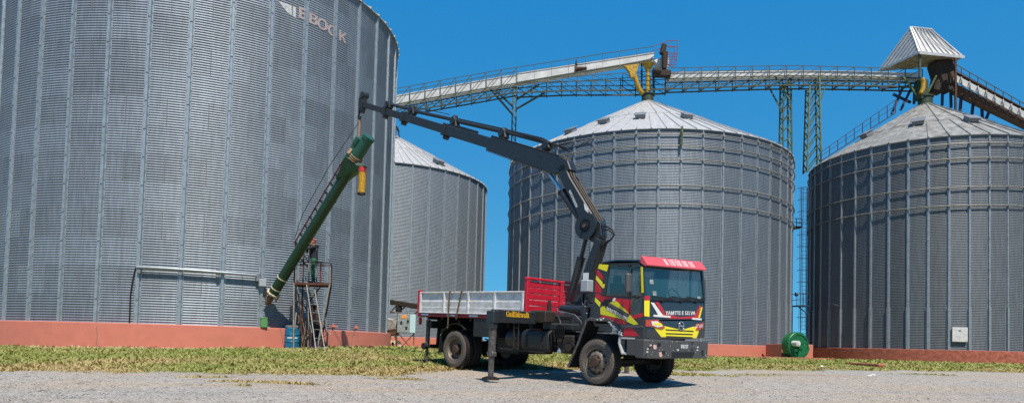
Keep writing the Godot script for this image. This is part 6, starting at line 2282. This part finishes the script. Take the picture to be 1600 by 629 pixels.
func make_objects() -> void:
	# ---- the auger on the hook
	var P0 := px(427, 457, 25.15)
	var P1 := px(577, 213, 22.9)
	var ax := (P1 - P0).normalized()
	var L := P0.distance_to(P1)
	var sx := ax.cross(Vector3.UP).normalized()
	var uy := sx.cross(ax).normalized()
	var A := thing("grain_auger", "long dark green grain auger hanging slanted from the crane hook", "auger")
	var b := MB.new()
	b.cyl(P0, P0 + ax * (L - 0.35), 0.19, 0.19, 24)
	part(A, "tube", b, M.auger)
	for f in [0.03, 0.10]:
		var r := MB.new()
		r.cyl(P0 + ax * (L * f - 0.02), P0 + ax * (L * f + 0.02), 0.202, 0.202, 24)
		part(A, "tube_band", r, M.cream)
	for f in [0.34, 0.62]:
		var r := MB.new()
		r.cyl(P0 + ax * (L * f - 0.03), P0 + ax * (L * f + 0.03), 0.205, 0.205, 24)
		part(A, "tube_band", r, M.auger)
	var fl := MB.new()
	fl.cyl(P0 - ax * 0.05, P0, 0.245, 0.245, 24)
	part(A, "inlet_flange", fl, M.cream)
	var sb := MB.new()
	for k in 10:
		var a := TAU * k / 10.0
		var o := (sx * cos(a) + uy * sin(a)) * 0.24
		sb.cyl(P0 + o - ax * 0.28, P0 + o, 0.02, 0.02, 6)
	sb.cyl(P0 - ax * 0.5, P0, 0.12, 0.12, 10)
	part(A, "flange_stud", sb, M.strap)
	var mo := MB.new()
	mo.cyl(P1 - ax * 0.9, P1 - ax * 0.12, 0.20, 0.20, 20)
	mo.cyl(P1 - ax * 0.13, P1 - ax * 0.02, 0.225, 0.225, 20)
	part(A, "head_bearing", mo, M.auger_box)
	var m2 := MB.new()
	var mo0 := P1 + uy * 0.34 - ax * 1.25
	m2.cyl(mo0, mo0 + ax * 0.72, 0.12, 0.12, 18)
	m2.cyl(mo0 + ax * 0.72, mo0 + ax * 0.95, 0.145, 0.14, 18)
	m2.box(P1 + uy * 0.2 - ax * 0.9, Vector3(0.2, 0.2, 0.5), Basis(sx, uy, -ax))
	part(A, "motor", m2, M.auger_box)
	var rbx := MB.new()
	rbx.box(P1 + uy * 0.27 - ax * 0.5, Vector3(0.12, 0.12, 0.4), Basis(sx, uy, -ax), 0.02)
	part(A, "motor_bracket", rbx, M.spout_red)
	# discharge hood and flexible spout
	var hc := P0 + ax * (L * 0.79)
	var hd := MB.new()
	var sp := px(565.5, 264, 23.2)
	var c0 := [hc + ax * 0.42 + sx * 0.28 + uy * 0.2, hc + ax * 0.42 - sx * 0.28 + uy * 0.2, hc - ax * 0.42 - sx * 0.28 + uy * 0.05, hc - ax * 0.42 + sx * 0.28 + uy * 0.05]
	var c1 := []
	for q in [[0.15, 0.15], [-0.15, 0.15], [-0.15, -0.15], [0.15, -0.15]]:
		c1.append(sp + Vector3(q[0], 0.08, q[1]))
	var mid := hc * 0.5 + sp * 0.5
	for i in 4:
		hd.quad(c0[i], c0[(i + 1) % 4], c1[(i + 1) % 4], c1[i], (c0[i] + c1[i]) * 0.5 - mid + (c0[(i + 1) % 4] - mid))
	hd.quad(c0[0], c0[1], c0[2], c0[3], uy)
	part(A, "discharge_hood", hd, M.auger_box)
	var co := MB.new()
	co.lathe([Vector2(0.0, 0.10), Vector2(0.145, 0.09), Vector2(0.14, -0.10), Vector2(0.0, -0.10)], Transform3D(Basis.IDENTITY, sp), 16)
	part(A, "spout_collar", co, M.spout_red)
	var ys := MB.new()
	ys.tube([sp + Vector3(0, -0.1, 0), sp + Vector3(0.02, -0.45, 0), sp + Vector3(0.0, -0.86, 0)], 0.125, 16)
	part(A, "yellow_spout", ys, M.spout)
	var ye := MB.new()
	ye.lathe([Vector2(0.13, -0.03), Vector2(0.145, -0.03), Vector2(0.14, 0.03), Vector2(0.13, 0.03)], Transform3D(Basis.IDENTITY, sp + Vector3(0, -0.86, 0)), 16)
	part(A, "spout_rim", ye, M.black)
	# truss rod along the back of the tube
	var rod := MB.new()
	var r0 := P0 + ax * L * 0.30 + uy * 0.40
	var r1 := P0 + ax * L * 0.84 + uy * 0.46
	rod.tube([P0 + ax * L * 0.28 + uy * 0.24, r0, r1, P0 + ax * L * 0.88 + uy * 0.25], 0.026, 6)
	part(A, "stay_rod", rod, M.red_rod)
	for k in 11:
		var f := k / 10.0
		var c := r0.lerp(r1, f)
		var br := MB.new()
		br.bar(c - uy * 0.26, c + uy * 0.02, 0.07, 0.05, ax)
		part(A, "stay_bracket", br, M.black)
	# ---- sling and tag rope
	var hook := TRUCK * V(-11.98, 8.24, 0.0)
	var S := thing("lifting_sling", "worn tan webbing sling looped from the crane hook around the auger", "sling")
	var g := P0 + ax * (L * 0.87)
	var s1 := MB.new()
	var k0 := hook + Vector3(0, -0.75, 0)
	s1.bar(hook + Vector3(0.03, 0.05, 0), k0, 0.07, 0.05, Vector3.BACK)
	s1.bar(k0, g + uy * 0.2 + sx * 0.24, 0.10, 0.03, Vector3.BACK)
	s1.bar(k0, g + uy * 0.2 - sx * 0.24, 0.10, 0.03, Vector3.BACK)
	part(S, "strap", s1, M.sling)
	var s2 := MB.new()
	for k in 3:
		var pts := []
		for i in 17:
			var a := TAU * i / 16.0
			pts.append(g + ax * (k * 0.07 - 0.1) + (sx * cos(a) + uy * sin(a)) * 0.215)
		s2.tube(pts, 0.022, 6)
	part(S, "wrap", s2, M.sling)
	var kn := MB.new()
	kn.box(k0, Vector3(0.12, 0.12, 0.1), Basis(Vector3.BACK, 0.4), 0.03)
	part(S, "shackle", kn, M.rust)
	var R := thing("tag_rope", "thin dark rope running slantwise down from the crane hook", "rope")
	var rp := MB.new()
	rp.tube([hook + Vector3(-0.05, -0.2, 0), px(515, 258, 24.0), px(472, 335, 24.8), px(460, 372, 25.2)], 0.014, 5)
	part(R, "strand", rp, M.wire)

	# ---- the stand by the silo
	var W := thing("work_stand", "rusty pipe stand with a railed platform below the auger", "stand")
	var zf := 24.9
	var zb := 25.85
	var deck := px(487, 443, zf).y
	var pxx := func(u: float, d: float) -> float: return px(u, 500, d).x
	var corners := [Vector3(px(459, 443, zf).x, deck, -zf), Vector3(px(515, 445, zf).x, deck, -zf), Vector3(px(517, 445, zb).x, deck, -zb), Vector3(px(462, 443, zb).x, deck, -zb)]
	for i in 4:
		var a: Vector3 = corners[i]
		var c: Vector3 = corners[(i + 1) % 4]
		var e := MB.new()
		e.bar(a, c, 0.05, 0.09, Vector3.UP)
		part(W, "deck_frame", e, M.frame_rust)
		var rr := MB.new()
		rr.bar(a + Vector3(0, 0.80, 0), c + Vector3(0, 0.80, 0), 0.035, 0.035)
		if i != 3:
			part(W, "guard_rail", rr, M.frame_rust)
		var po := MB.new()
		po.bar(a, a + Vector3(0, 0.82, 0), 0.045, 0.045, Vector3.RIGHT)
		part(W, "rail_post", po, M.frame_rust if i % 2 == 0 else M.ladder)
		var lg := MB.new()
		var ft := Vector3(a.x + (0.12 if i == 0 or i == 3 else -0.35), 0.0, a.z + (0.15 if i < 2 else -0.05))
		lg.bar(a, Vector3(ft.x, ground_h(ft.x, ft.z), ft.z), 0.05, 0.05, Vector3.RIGHT)
		part(W, "leg", lg, M.ladder if i < 2 else M.frame_rust)
	var mid_post := MB.new()
	mid_post.bar(corners[0].lerp(corners[1], 0.73), corners[0].lerp(corners[1], 0.73) + Vector3(0, 0.8, 0), 0.04, 0.04, Vector3.RIGHT)
	part(W, "rail_post", mid_post, M.red_rod)
	for k in 5:
		var pk := MB.new()
		var f := (k + 0.5) / 5.0
		pk.bar(corners[0].lerp(corners[3], f) + Vector3(0.03, 0.02, 0), corners[1].lerp(corners[2], f) + Vector3(-0.03, 0.02, 0), 0.17, 0.03, Vector3.UP)
		part(W, "deck_plank", pk, M.rust)
	for q in [[474.5, 384, 470, 545, 25.5, "frame_rust"], [482.5, 384, 481, 545, 25.4, "ladder"], [496, 384, 494, 443, 25.6, "ladder"], [475, 398, 482, 411, 25.4, "ladder"], [484, 420, 470, 405, 25.5, "frame_rust"], [462, 447, 470, 480, 25.3, "ladder"], [470, 480, 466, 505, 25.3, "strap"], [478, 500, 474, 545, 25.3, "strap"], [487, 520, 484, 545, 25.3, "strap"], [475, 530, 488, 515, 25.3, "ladder"], [500, 448, 484, 470, 25.4, "frame_rust"], [470, 470, 490, 500, 25.6, "frame_rust"]]:
		var pz := MB.new()
		pz.bar(px(q[0], q[1], q[4]), px(q[2], q[3], q[4]), 0.042, 0.042, Vector3.RIGHT)
		part(W, "brace", pz, M[q[5]])
	var rw := RandomNumberGenerator.new()
	rw.seed = 6
	for k in 12:
		var u := rw.randf_range(463, 508)
		var pz := MB.new()
		var y0 := rw.randf_range(446, 500)
		pz.tube([px(u, y0, rw.randf_range(25.0, 25.6)), px(u + rw.randf_range(-8, 8), (y0 + 544) * 0.5, 25.2), px(u + rw.randf_range(-10, 10), rw.randf_range(515, 545), rw.randf_range(24.9, 25.5))], rw.randf_range(0.012, 0.024), 5)
		part(W, "loose_pipe", pz, M[["strap", "ladder", "frame_rust", "rust"][k % 4]])
	var hdr := MB.new()
	hdr.bar(px(474, 383, 25.5), px(498, 385, 25.6), 0.09, 0.12)
	part(W, "header", hdr, M.black)
	var wd := MB.new()
	var w0 := px(480, 382, 25.4)
	wd.prism(poly([0, 0, 0.30, 0.02, 0.04, 0.24]), Transform3D(Basis.IDENTITY, w0), -0.25, 0.0, 0.01)
	part(W, "wedge", wd, M.cream)
	var ld := thing("ladder", "pale aluminium ladder leaning against the rusty pipe stand", "ladder")
	var f0 := on_ground(494, 549.5)
	var f1 := px(477, 432, -(-25.2))
	var ldv := Vector3(0.22, 0, -0.28)
	for o in [Vector3.ZERO, ldv]:
		var s := MB.new()
		s.bar(f0 + o, f1 + o * 0.9, 0.05, 0.03, Vector3.RIGHT)
		part(ld, "stile", s, M.ladder)
	for k in 9:
		var s := MB.new()
		var f := (k + 0.5) / 9.0
		s.bar(f0.lerp(f1, f), f0.lerp(f1, f) + ldv, 0.022, 0.022)
		part(ld, "rung", s, M.ladder)
	# flexible hose hanging by the stand
	var hz := thing("ribbed_hose", "pale ribbed hose hanging down above the blue drum", "hose")
	var hp := []
	for i in 15:
		var f := i / 14.0
		hp.append(px(462 - 5.0 * sin(f * PI), 468 + 40 * f, 25.9))
	var hb := MB.new()
	hb.tube(hp, 0.11, 12)
	part(hz, "hose", hb, M.tarp)
	for i in range(1, 14):
		var hr := MB.new()
		hr.cyl(hp[i] - Vector3(0, 0.025, 0), hp[i] + Vector3(0, 0.025, 0), 0.13, 0.13, 12)
		part(hz, "hose_ring", hr, M.lid)
	# drum
	var dc := px(457, 525, 25.55)
	var dr := thing("blue_drum", "blue plastic drum with a grey lid beside the rusty stand", "drum", Vector3(dc.x, ground_h(dc.x, dc.z), dc.z))
	var db := MB.new()
	db.lathe([Vector2(0.0, 0.0), Vector2(0.27, 0.0), Vector2(0.29, 0.03), Vector2(0.30, 0.25), Vector2(0.315, 0.28), Vector2(0.30, 0.31), Vector2(0.30, 0.52), Vector2(0.315, 0.55), Vector2(0.30, 0.58), Vector2(0.285, 0.78), Vector2(0.26, 0.82)], Transform3D.IDENTITY, 28)
	part(dr, "barrel", db, M.blue)
	var dl := MB.new()
	dl.lathe([Vector2(0.28, 0.81), Vector2(0.285, 0.86), Vector2(0.25, 0.885), Vector2(0.0, 0.89)], Transform3D.IDENTITY, 28)
	part(dr, "lid", dl, M.lid)
	var dsx := MB.new()
	dsx.lathe([Vector2(0.303, 0.40), Vector2(0.303, 0.44)], Transform3D.IDENTITY, 28, -0.4, 0.9)
	part(dr, "label_strip", dsx, M.decal_white)
	# green box on the footing
	var gp := on_silo(411.5, 508, S1, R1 + 0.16)
	var gb := thing("green_box", "small green metal box standing on the salmon footing", "box", Vector3(gp.x, BASE, gp.z))
	var gbm := MB.new()
	gbm.box(Vector3(0, 0.17, 0), Vector3(0.24, 0.34, 0.2), Basis(Vector3.UP, 0.5), 0.015)
	part(gb, "case", gbm, M.box_green)
	var gl := MB.new()
	gl.box(Vector3(0, 0.355, 0), Vector3(0.26, 0.03, 0.22), Basis(Vector3.UP, 0.5), 0.01)
	part(gb, "lid", gl, M.box_green)
	# rejected length of pipe leaning between footing and drum
	var lp := thing("steel_rod", "dark steel rod leaning on the salmon footing by the blue drum", "rod")
	var lb := MB.new()
	lb.cyl(on_ground(444, 541) + Vector3(0, 0.02, 0), px(436, 468, 26.4), 0.03, 0.03, 8)
	part(lp, "shaft", lb, M.black)
	# ---- workers
	var j1 := {"hipl": Vector3(0.09, 0.88, 0), "hipr": Vector3(-0.09, 0.88, 0), "knl": Vector3(0.11, 0.49, 0.04), "knr": Vector3(-0.12, 0.48, 0.06), "anl": Vector3(0.11, 0.08, -0.02), "anr": Vector3(-0.13, 0.08, 0.0), "toe": Vector3(0, -0.03, 0.15),
		"pelvis": Vector3(0, 0.94, -0.01), "chest": Vector3(0, 1.24, 0.06), "neck": Vector3(0, 1.44, 0.12), "head": Vector3(0, 1.53, 0.17), "face": Vector3(0, -0.35, 0.94).normalized(), "shl": Vector3(0.18, 1.37, 0.10), "shr": Vector3(-0.18, 1.37, 0.10),
		"ell": Vector3(0.24, 1.14, 0.20), "elr": Vector3(-0.25, 1.13, 0.18), "wrl": Vector3(0.16, 1.10, 0.43), "wrr": Vector3(-0.15, 1.08, 0.42)}
	var g1 := px(493, 541, 26.0)
	person("worker in tan jacket, dark trousers and purple boots standing behind the ladder", Vector3(g1.x, ground_h(g1.x, g1.z), g1.z), -1.9, j1, M.tan, M.trousers, M.boots, M.hair)
	var j2 := j1.duplicate()
	j2.merge({"chest": Vector3(0, 1.24, 0.02), "neck": Vector3(0, 1.46, 0.03), "head": Vector3(0, 1.55, 0.05), "face": Vector3(0, 0.1, 0.99).normalized(), "shl": Vector3(0.18, 1.39, 0.02), "shr": Vector3(-0.18, 1.39, 0.02), "ell": Vector3(0.27, 1.30, 0.24), "elr": Vector3(-0.27, 1.28, 0.24), "wrl": Vector3(0.17, 1.45, 0.42), "wrr": Vector3(-0.17, 1.42, 0.42), "knl": Vector3(0.10, 0.48, 0.02), "knr": Vector3(-0.10, 0.48, 0.02)}, true)
	var g2 := px(488.5, 443, 25.45)
	person("worker in dark jacket and green trousers on the railed platform, hands raised to the auger", Vector3(g2.x, deck + 0.035, g2.z), -1.3, j2, M.jacket, M.green_cloth, M.black, M.cap)

	# ---- between the silos: switch cabinet, covered machine, small conveyor
	var cg := at_height(634, 540, 0.02)
	var dz := 33.0
	var cp := px(634, 505, dz)
	var cab := thing("control_cabinet", "open pale control cabinet on a crossed leg frame beside the footing", "cabinet", Vector3(cp.x, 0.0, cp.z))
	var cy := cp.y
	var kk := MB.new()
	kk.box(Vector3(-0.1, cy, 0), Vector3(0.62, 0.92, 0.3), Basis.IDENTITY, 0.02)
	part(cab, "case", kk, M.cabinet)
	var dd := MB.new()
	dd.box(Vector3(0.36, cy, 0.22), Vector3(0.30, 0.9, 0.03), Basis(Vector3.UP, -0.35), 0.01)
	part(cab, "door", dd, M.cabinet_door)
	var dn := MB.new()
	dn.box(Vector3(-0.08, cy + 0.32, 0.155), Vector3(0.26, 0.16, 0.02), Basis(Vector3.BACK, 0.2), 0.01)
	part(cab, "orange_tag", dn, M.orange)
	for q in [[-0.2, 0.05], [0.12, 0.12], [0.05, -0.2]]:
		var dial := MB.new()
		dial.cyl(Vector3(q[0], cy + q[1], 0.15), Vector3(q[0], cy + q[1], 0.2), 0.06, 0.05, 12)
		part(cab, "dial", dial, M.black)
	for q in [[-0.42, -0.42], [0.42, 0.42], [-0.36, 0.40], [0.40, -0.36]]:
		var lg := MB.new()
		if absf(q[0]) > 0.41:
			lg.bar(Vector3(q[0], cy + 0.5, 0.05), Vector3(q[1], 0.0, 0.05), 0.04, 0.04, Vector3.BACK)
		else:
			lg.bar(Vector3(q[0], cy - 0.5, -0.05), Vector3(q[1], 0.0, -0.05), 0.035, 0.035, Vector3.BACK)
		part(cab, "leg", lg, M.rust)
	var tp := MB.new()
	tp.bar(Vector3(-0.44, cy + 0.52, 0.05), Vector3(0.44, cy + 0.52, 0.05), 0.05, 0.05)
	part(cab, "top_bar", tp, M.lid)
	var mp := px(611, 510, 33.6)
	var mc := thing("covered_machine", "grey hopper machine on pale wheels half behind the largest silo", "machine", Vector3(mp.x, 0, mp.z))
	var m0 := MB.new()
	m0.prism(poly([-0.9, 0.85, 0.35, 1.0, 0.40, 1.25, 0.2, 1.55, -0.2, 1.65, -0.9, 1.7]), Transform3D.IDENTITY, -0.5, 0.5, 0.08)
	part(mc, "hopper", m0, M.tarp)
	var m1 := MB.new()
	m1.prism(poly([-0.9, 0.66, 0.3, 0.74, 0.35, 0.98, -0.9, 0.84]), Transform3D.IDENTITY, -0.45, 0.45, 0.03)
	part(mc, "skirt", m1, M.rust)
	for q in [[0.0, 0.3], [0.35, 0.26], [-0.5, 0.3]]:
		var w := MB.new()
		w.lathe([Vector2(0.12, -0.06), Vector2(0.26, -0.06), Vector2(0.26, 0.06), Vector2(0.12, 0.06), Vector2(0.12, -0.06)], Transform3D(Basis(V(1, 0, 0), V(0, 0, 1), V(0, -1, 0)), Vector3(q[0], 0.26, 0.35)), 18)
		part(mc, "wheel", w, M.cream)
		var lw := MB.new()
		lw.bar(Vector3(q[0], 0.26, 0.3), Vector3(q[0] - 0.1, 0.75, 0.2), 0.07, 0.07)
		part(mc, "leg", lw, M.cream)
	var bc := thing("loading_conveyor", "dark brown slanted loading conveyor reaching behind the truck bed", "conveyor")
	var bm := MB.new()
	bm.bar(px(600, 470, 35.0), px(668, 481, 34.0), 0.4, 0.26, Vector3.UP, 0.03)
	part(bc, "belt_housing", bm, M.dark_brown)
	for q in [[607, 472, 607, 499], [608, 490, 618, 478], [620, 489, 634, 478], [648, 490, 660, 480], [605, 486, 616, 488]]:
		var s := MB.new()
		s.bar(px(q[0], q[1], 34.6), px(q[2], q[3], 34.6), 0.06, 0.06, Vector3.BACK)
		part(bc, "strut", s, M.rust)
	var mt := MB.new()
	mt.box(px(623, 482, 34.6), Vector3(0.3, 0.36, 0.3), Basis.IDENTITY, 0.04)
	part(bc, "motor", mt, M.black)

	# ---- by the ringed silo: plinth, blower, kerbs
	var pl := thing("concrete_plinth", "salmon concrete plinth between the ringed silo's footing and the green blower", "plinth")
	var pb := MB.new()
	var q0 := px(1197, 548, 46.0)
	var q1 := px(1222, 548, 43.4)
	pb.prism(PackedVector2Array([Vector2(q0.x, q0.z), Vector2(q1.x, q1.z), Vector2(q1.x + 2.2, q1.z - 0.4), Vector2(q0.x + 3.2, q0.z - 0.5)]), Transform3D(Basis(Vector3.RIGHT, Vector3.BACK, Vector3.UP), Vector3.ZERO), 0.0, 0.96, 0.02)
	part(pl, "block", pb, M.base)
	var bp := px(1243, 540, 42.4)
	var bl := thing("blower", "bright green centrifugal blower with a round scroll housing on the grass", "blower", Vector3(bp.x, 0, bp.z))
	var bb := Basis(Vector3.UP, 0.35)
	var bt := Transform3D(bb * Basis(V(1, 0, 0), V(0, 0, 1), V(0, -1, 0)), Vector3(0.05, 0.86, 0))
	var scr := MB.new()
	var pr := PackedVector2Array()
	for k in 30:
		var a := TAU * k / 30.0
		var rr := 0.80 + 0.12 * (a / TAU)
		pr.append(Vector2(cos(a) * rr, sin(a) * rr))
	scr.prism(pr, Transform3D(bb, Vector3(0.05, 0.88, 0)), -0.34, 0.26, 0.03)
	part(bl, "scroll_housing", scr, M.fan_green)
	var rimb := MB.new()
	rimb.lathe([Vector2(0.70, 0.262), Vector2(0.72, 0.30), Vector2(0.66, 0.30), Vector2(0.66, 0.262)], Transform3D(bt.basis, bt.origin + Vector3(0, 0.02, 0)), 32)
	part(bl, "inlet_ring", rimb, M.fan_green)
	var leg := MB.new()
	leg.prism(poly([-0.2, -0.86, 0.3, -0.86, 0.08, 0.1, -0.04, 0.1]), Transform3D(bb, bb * Vector3(0, 0, 0.36) + Vector3(0.05, 0.88, 0)), -0.06, 0.03, 0.01)
	leg.box(Vector3(0.0, 0.03, 0), Vector3(1.5, 0.06, 0.9), bb)
	part(bl, "pedestal", leg, M.fan_green)
	var mtr := MB.new()
	mtr.cyl(bb * Vector3(-0.5, 0.1, 0.3) + Vector3(0.05, 0.88, 0), bb * Vector3(-0.5, 0.1, 0.75) + Vector3(0.05, 0.88, 0), 0.17, 0.17, 16)
	mtr.cyl(bb * Vector3(-0.5, 0.1, 0.75) + Vector3(0.05, 0.88, 0), bb * Vector3(-0.5, 0.1, 0.79) + Vector3(0.05, 0.88, 0), 0.1, 0.08, 16)
	part(bl, "motor", mtr, M.hatch)
	var pul := MB.new()
	pul.bar(bb * Vector3(-0.5, 0.22, 0.5) + Vector3(0.05, 0.88, 0), bb * Vector3(0.1, 0.28, 0.5) + Vector3(0.05, 0.88, 0), 0.06, 0.08)
	pul.bar(bb * Vector3(-0.5, -0.04, 0.5) + Vector3(0.05, 0.88, 0), bb * Vector3(0.1, -0.1, 0.5) + Vector3(0.05, 0.88, 0), 0.06, 0.05)
	part(bl, "belt_guard", pul, M.fan_green)
	for q in [[1095, 561, 1303, 561.5, "long low red kerb lying in the grass before the ringed silo", 0.16], [1325, 569, 1378, 574.5, "short low red kerb lying in the grass before the dark silo", 0.10]]:
		var kb := thing("kerb", q[4], "kerb")
		var a := on_ground(q[0], q[1])
		var c := on_ground(q[2], q[3])
		if q[0] < 1200:
			a = px(q[0], q[1], 39.0)
			c = px(q[2], q[3], 38.0)
		a.y = q[5] * 0.5 - 0.02
		c.y = q[5] * 0.5 - 0.02
		var m := MB.new()
		m.bar(a, c, 0.22, q[5], Vector3.UP, 0.025)
		part(kb, "block", m, M.base_old)
	# litter
	for q in [[1282, 573.5, 0.0, "white paper scrap lying in the grass before the kerbs"], [1362, 587, 0.3, "flat pale scrap of litter lying on open gravel"]]:
		var p := on_ground(q[0], q[1])
		var li := thing("paper_scrap", q[3], "litter", p)
		var m := MB.new()
		m.box(Vector3(0, 0.02, 0), Vector3(0.22, 0.02, 0.10), Basis(Vector3.UP, q[2]) * Basis(Vector3.BACK, 0.15), 0.004)
		m.box(Vector3(0.06, 0.04, 0.02), Vector3(0.10, 0.015, 0.08), Basis(Vector3.UP, q[2] + 0.5) * Basis(Vector3.RIGHT, 0.5), 0.004)
		part(li, "sheet", m, M.paper)
	var bu := on_ground(438, 541)
	var bz := thing("straw_tuft", "pale dry tuft of straw against the salmon footing", "tuft", Vector3(bu.x, ground_h(bu.x, bu.z), bu.z))
	var sm := MB.new()
	for k in 40:
		var a := TAU * k / 40.0 * 3.1
		var o := Vector3(cos(a) * 0.12 * fmod(k * 0.37, 1.0), 0, sin(a) * 0.1)
		sm.tri(o + Vector3(0.012, 0, 0), o - Vector3(0.012, 0, 0), o * 1.9 + Vector3(0, 0.16 + 0.14 * fmod(k * 0.61, 1.0), 0), Vector3.UP + Vector3.BACK)
	part(bz, "straw", sm, M.bale_straw)

func _ready() -> void:
	rng.seed = 20
	nz.seed = 9
	nz.frequency = 0.03
	nz.fractal_octaves = 3
	var tb := Basis(Vector3(0.695, -0.034, 0.719), Vector3.UP, Vector3(-0.719, -0.006, 0.695))
	tb.y = tb.z.cross(tb.x).normalized()
	tb.x = tb.x.normalized()
	tb.z = tb.x.cross(tb.y).normalized()
	TRUCK = Transform3D(tb, Vector3(2.602, EYE.y - 0.791, -15.023))
	frame = TRUCK
	stage()
	materials()
	make_ground()
	make_silos()
	make_conveyors()
	make_truck()
	make_objects()
	make_grass()
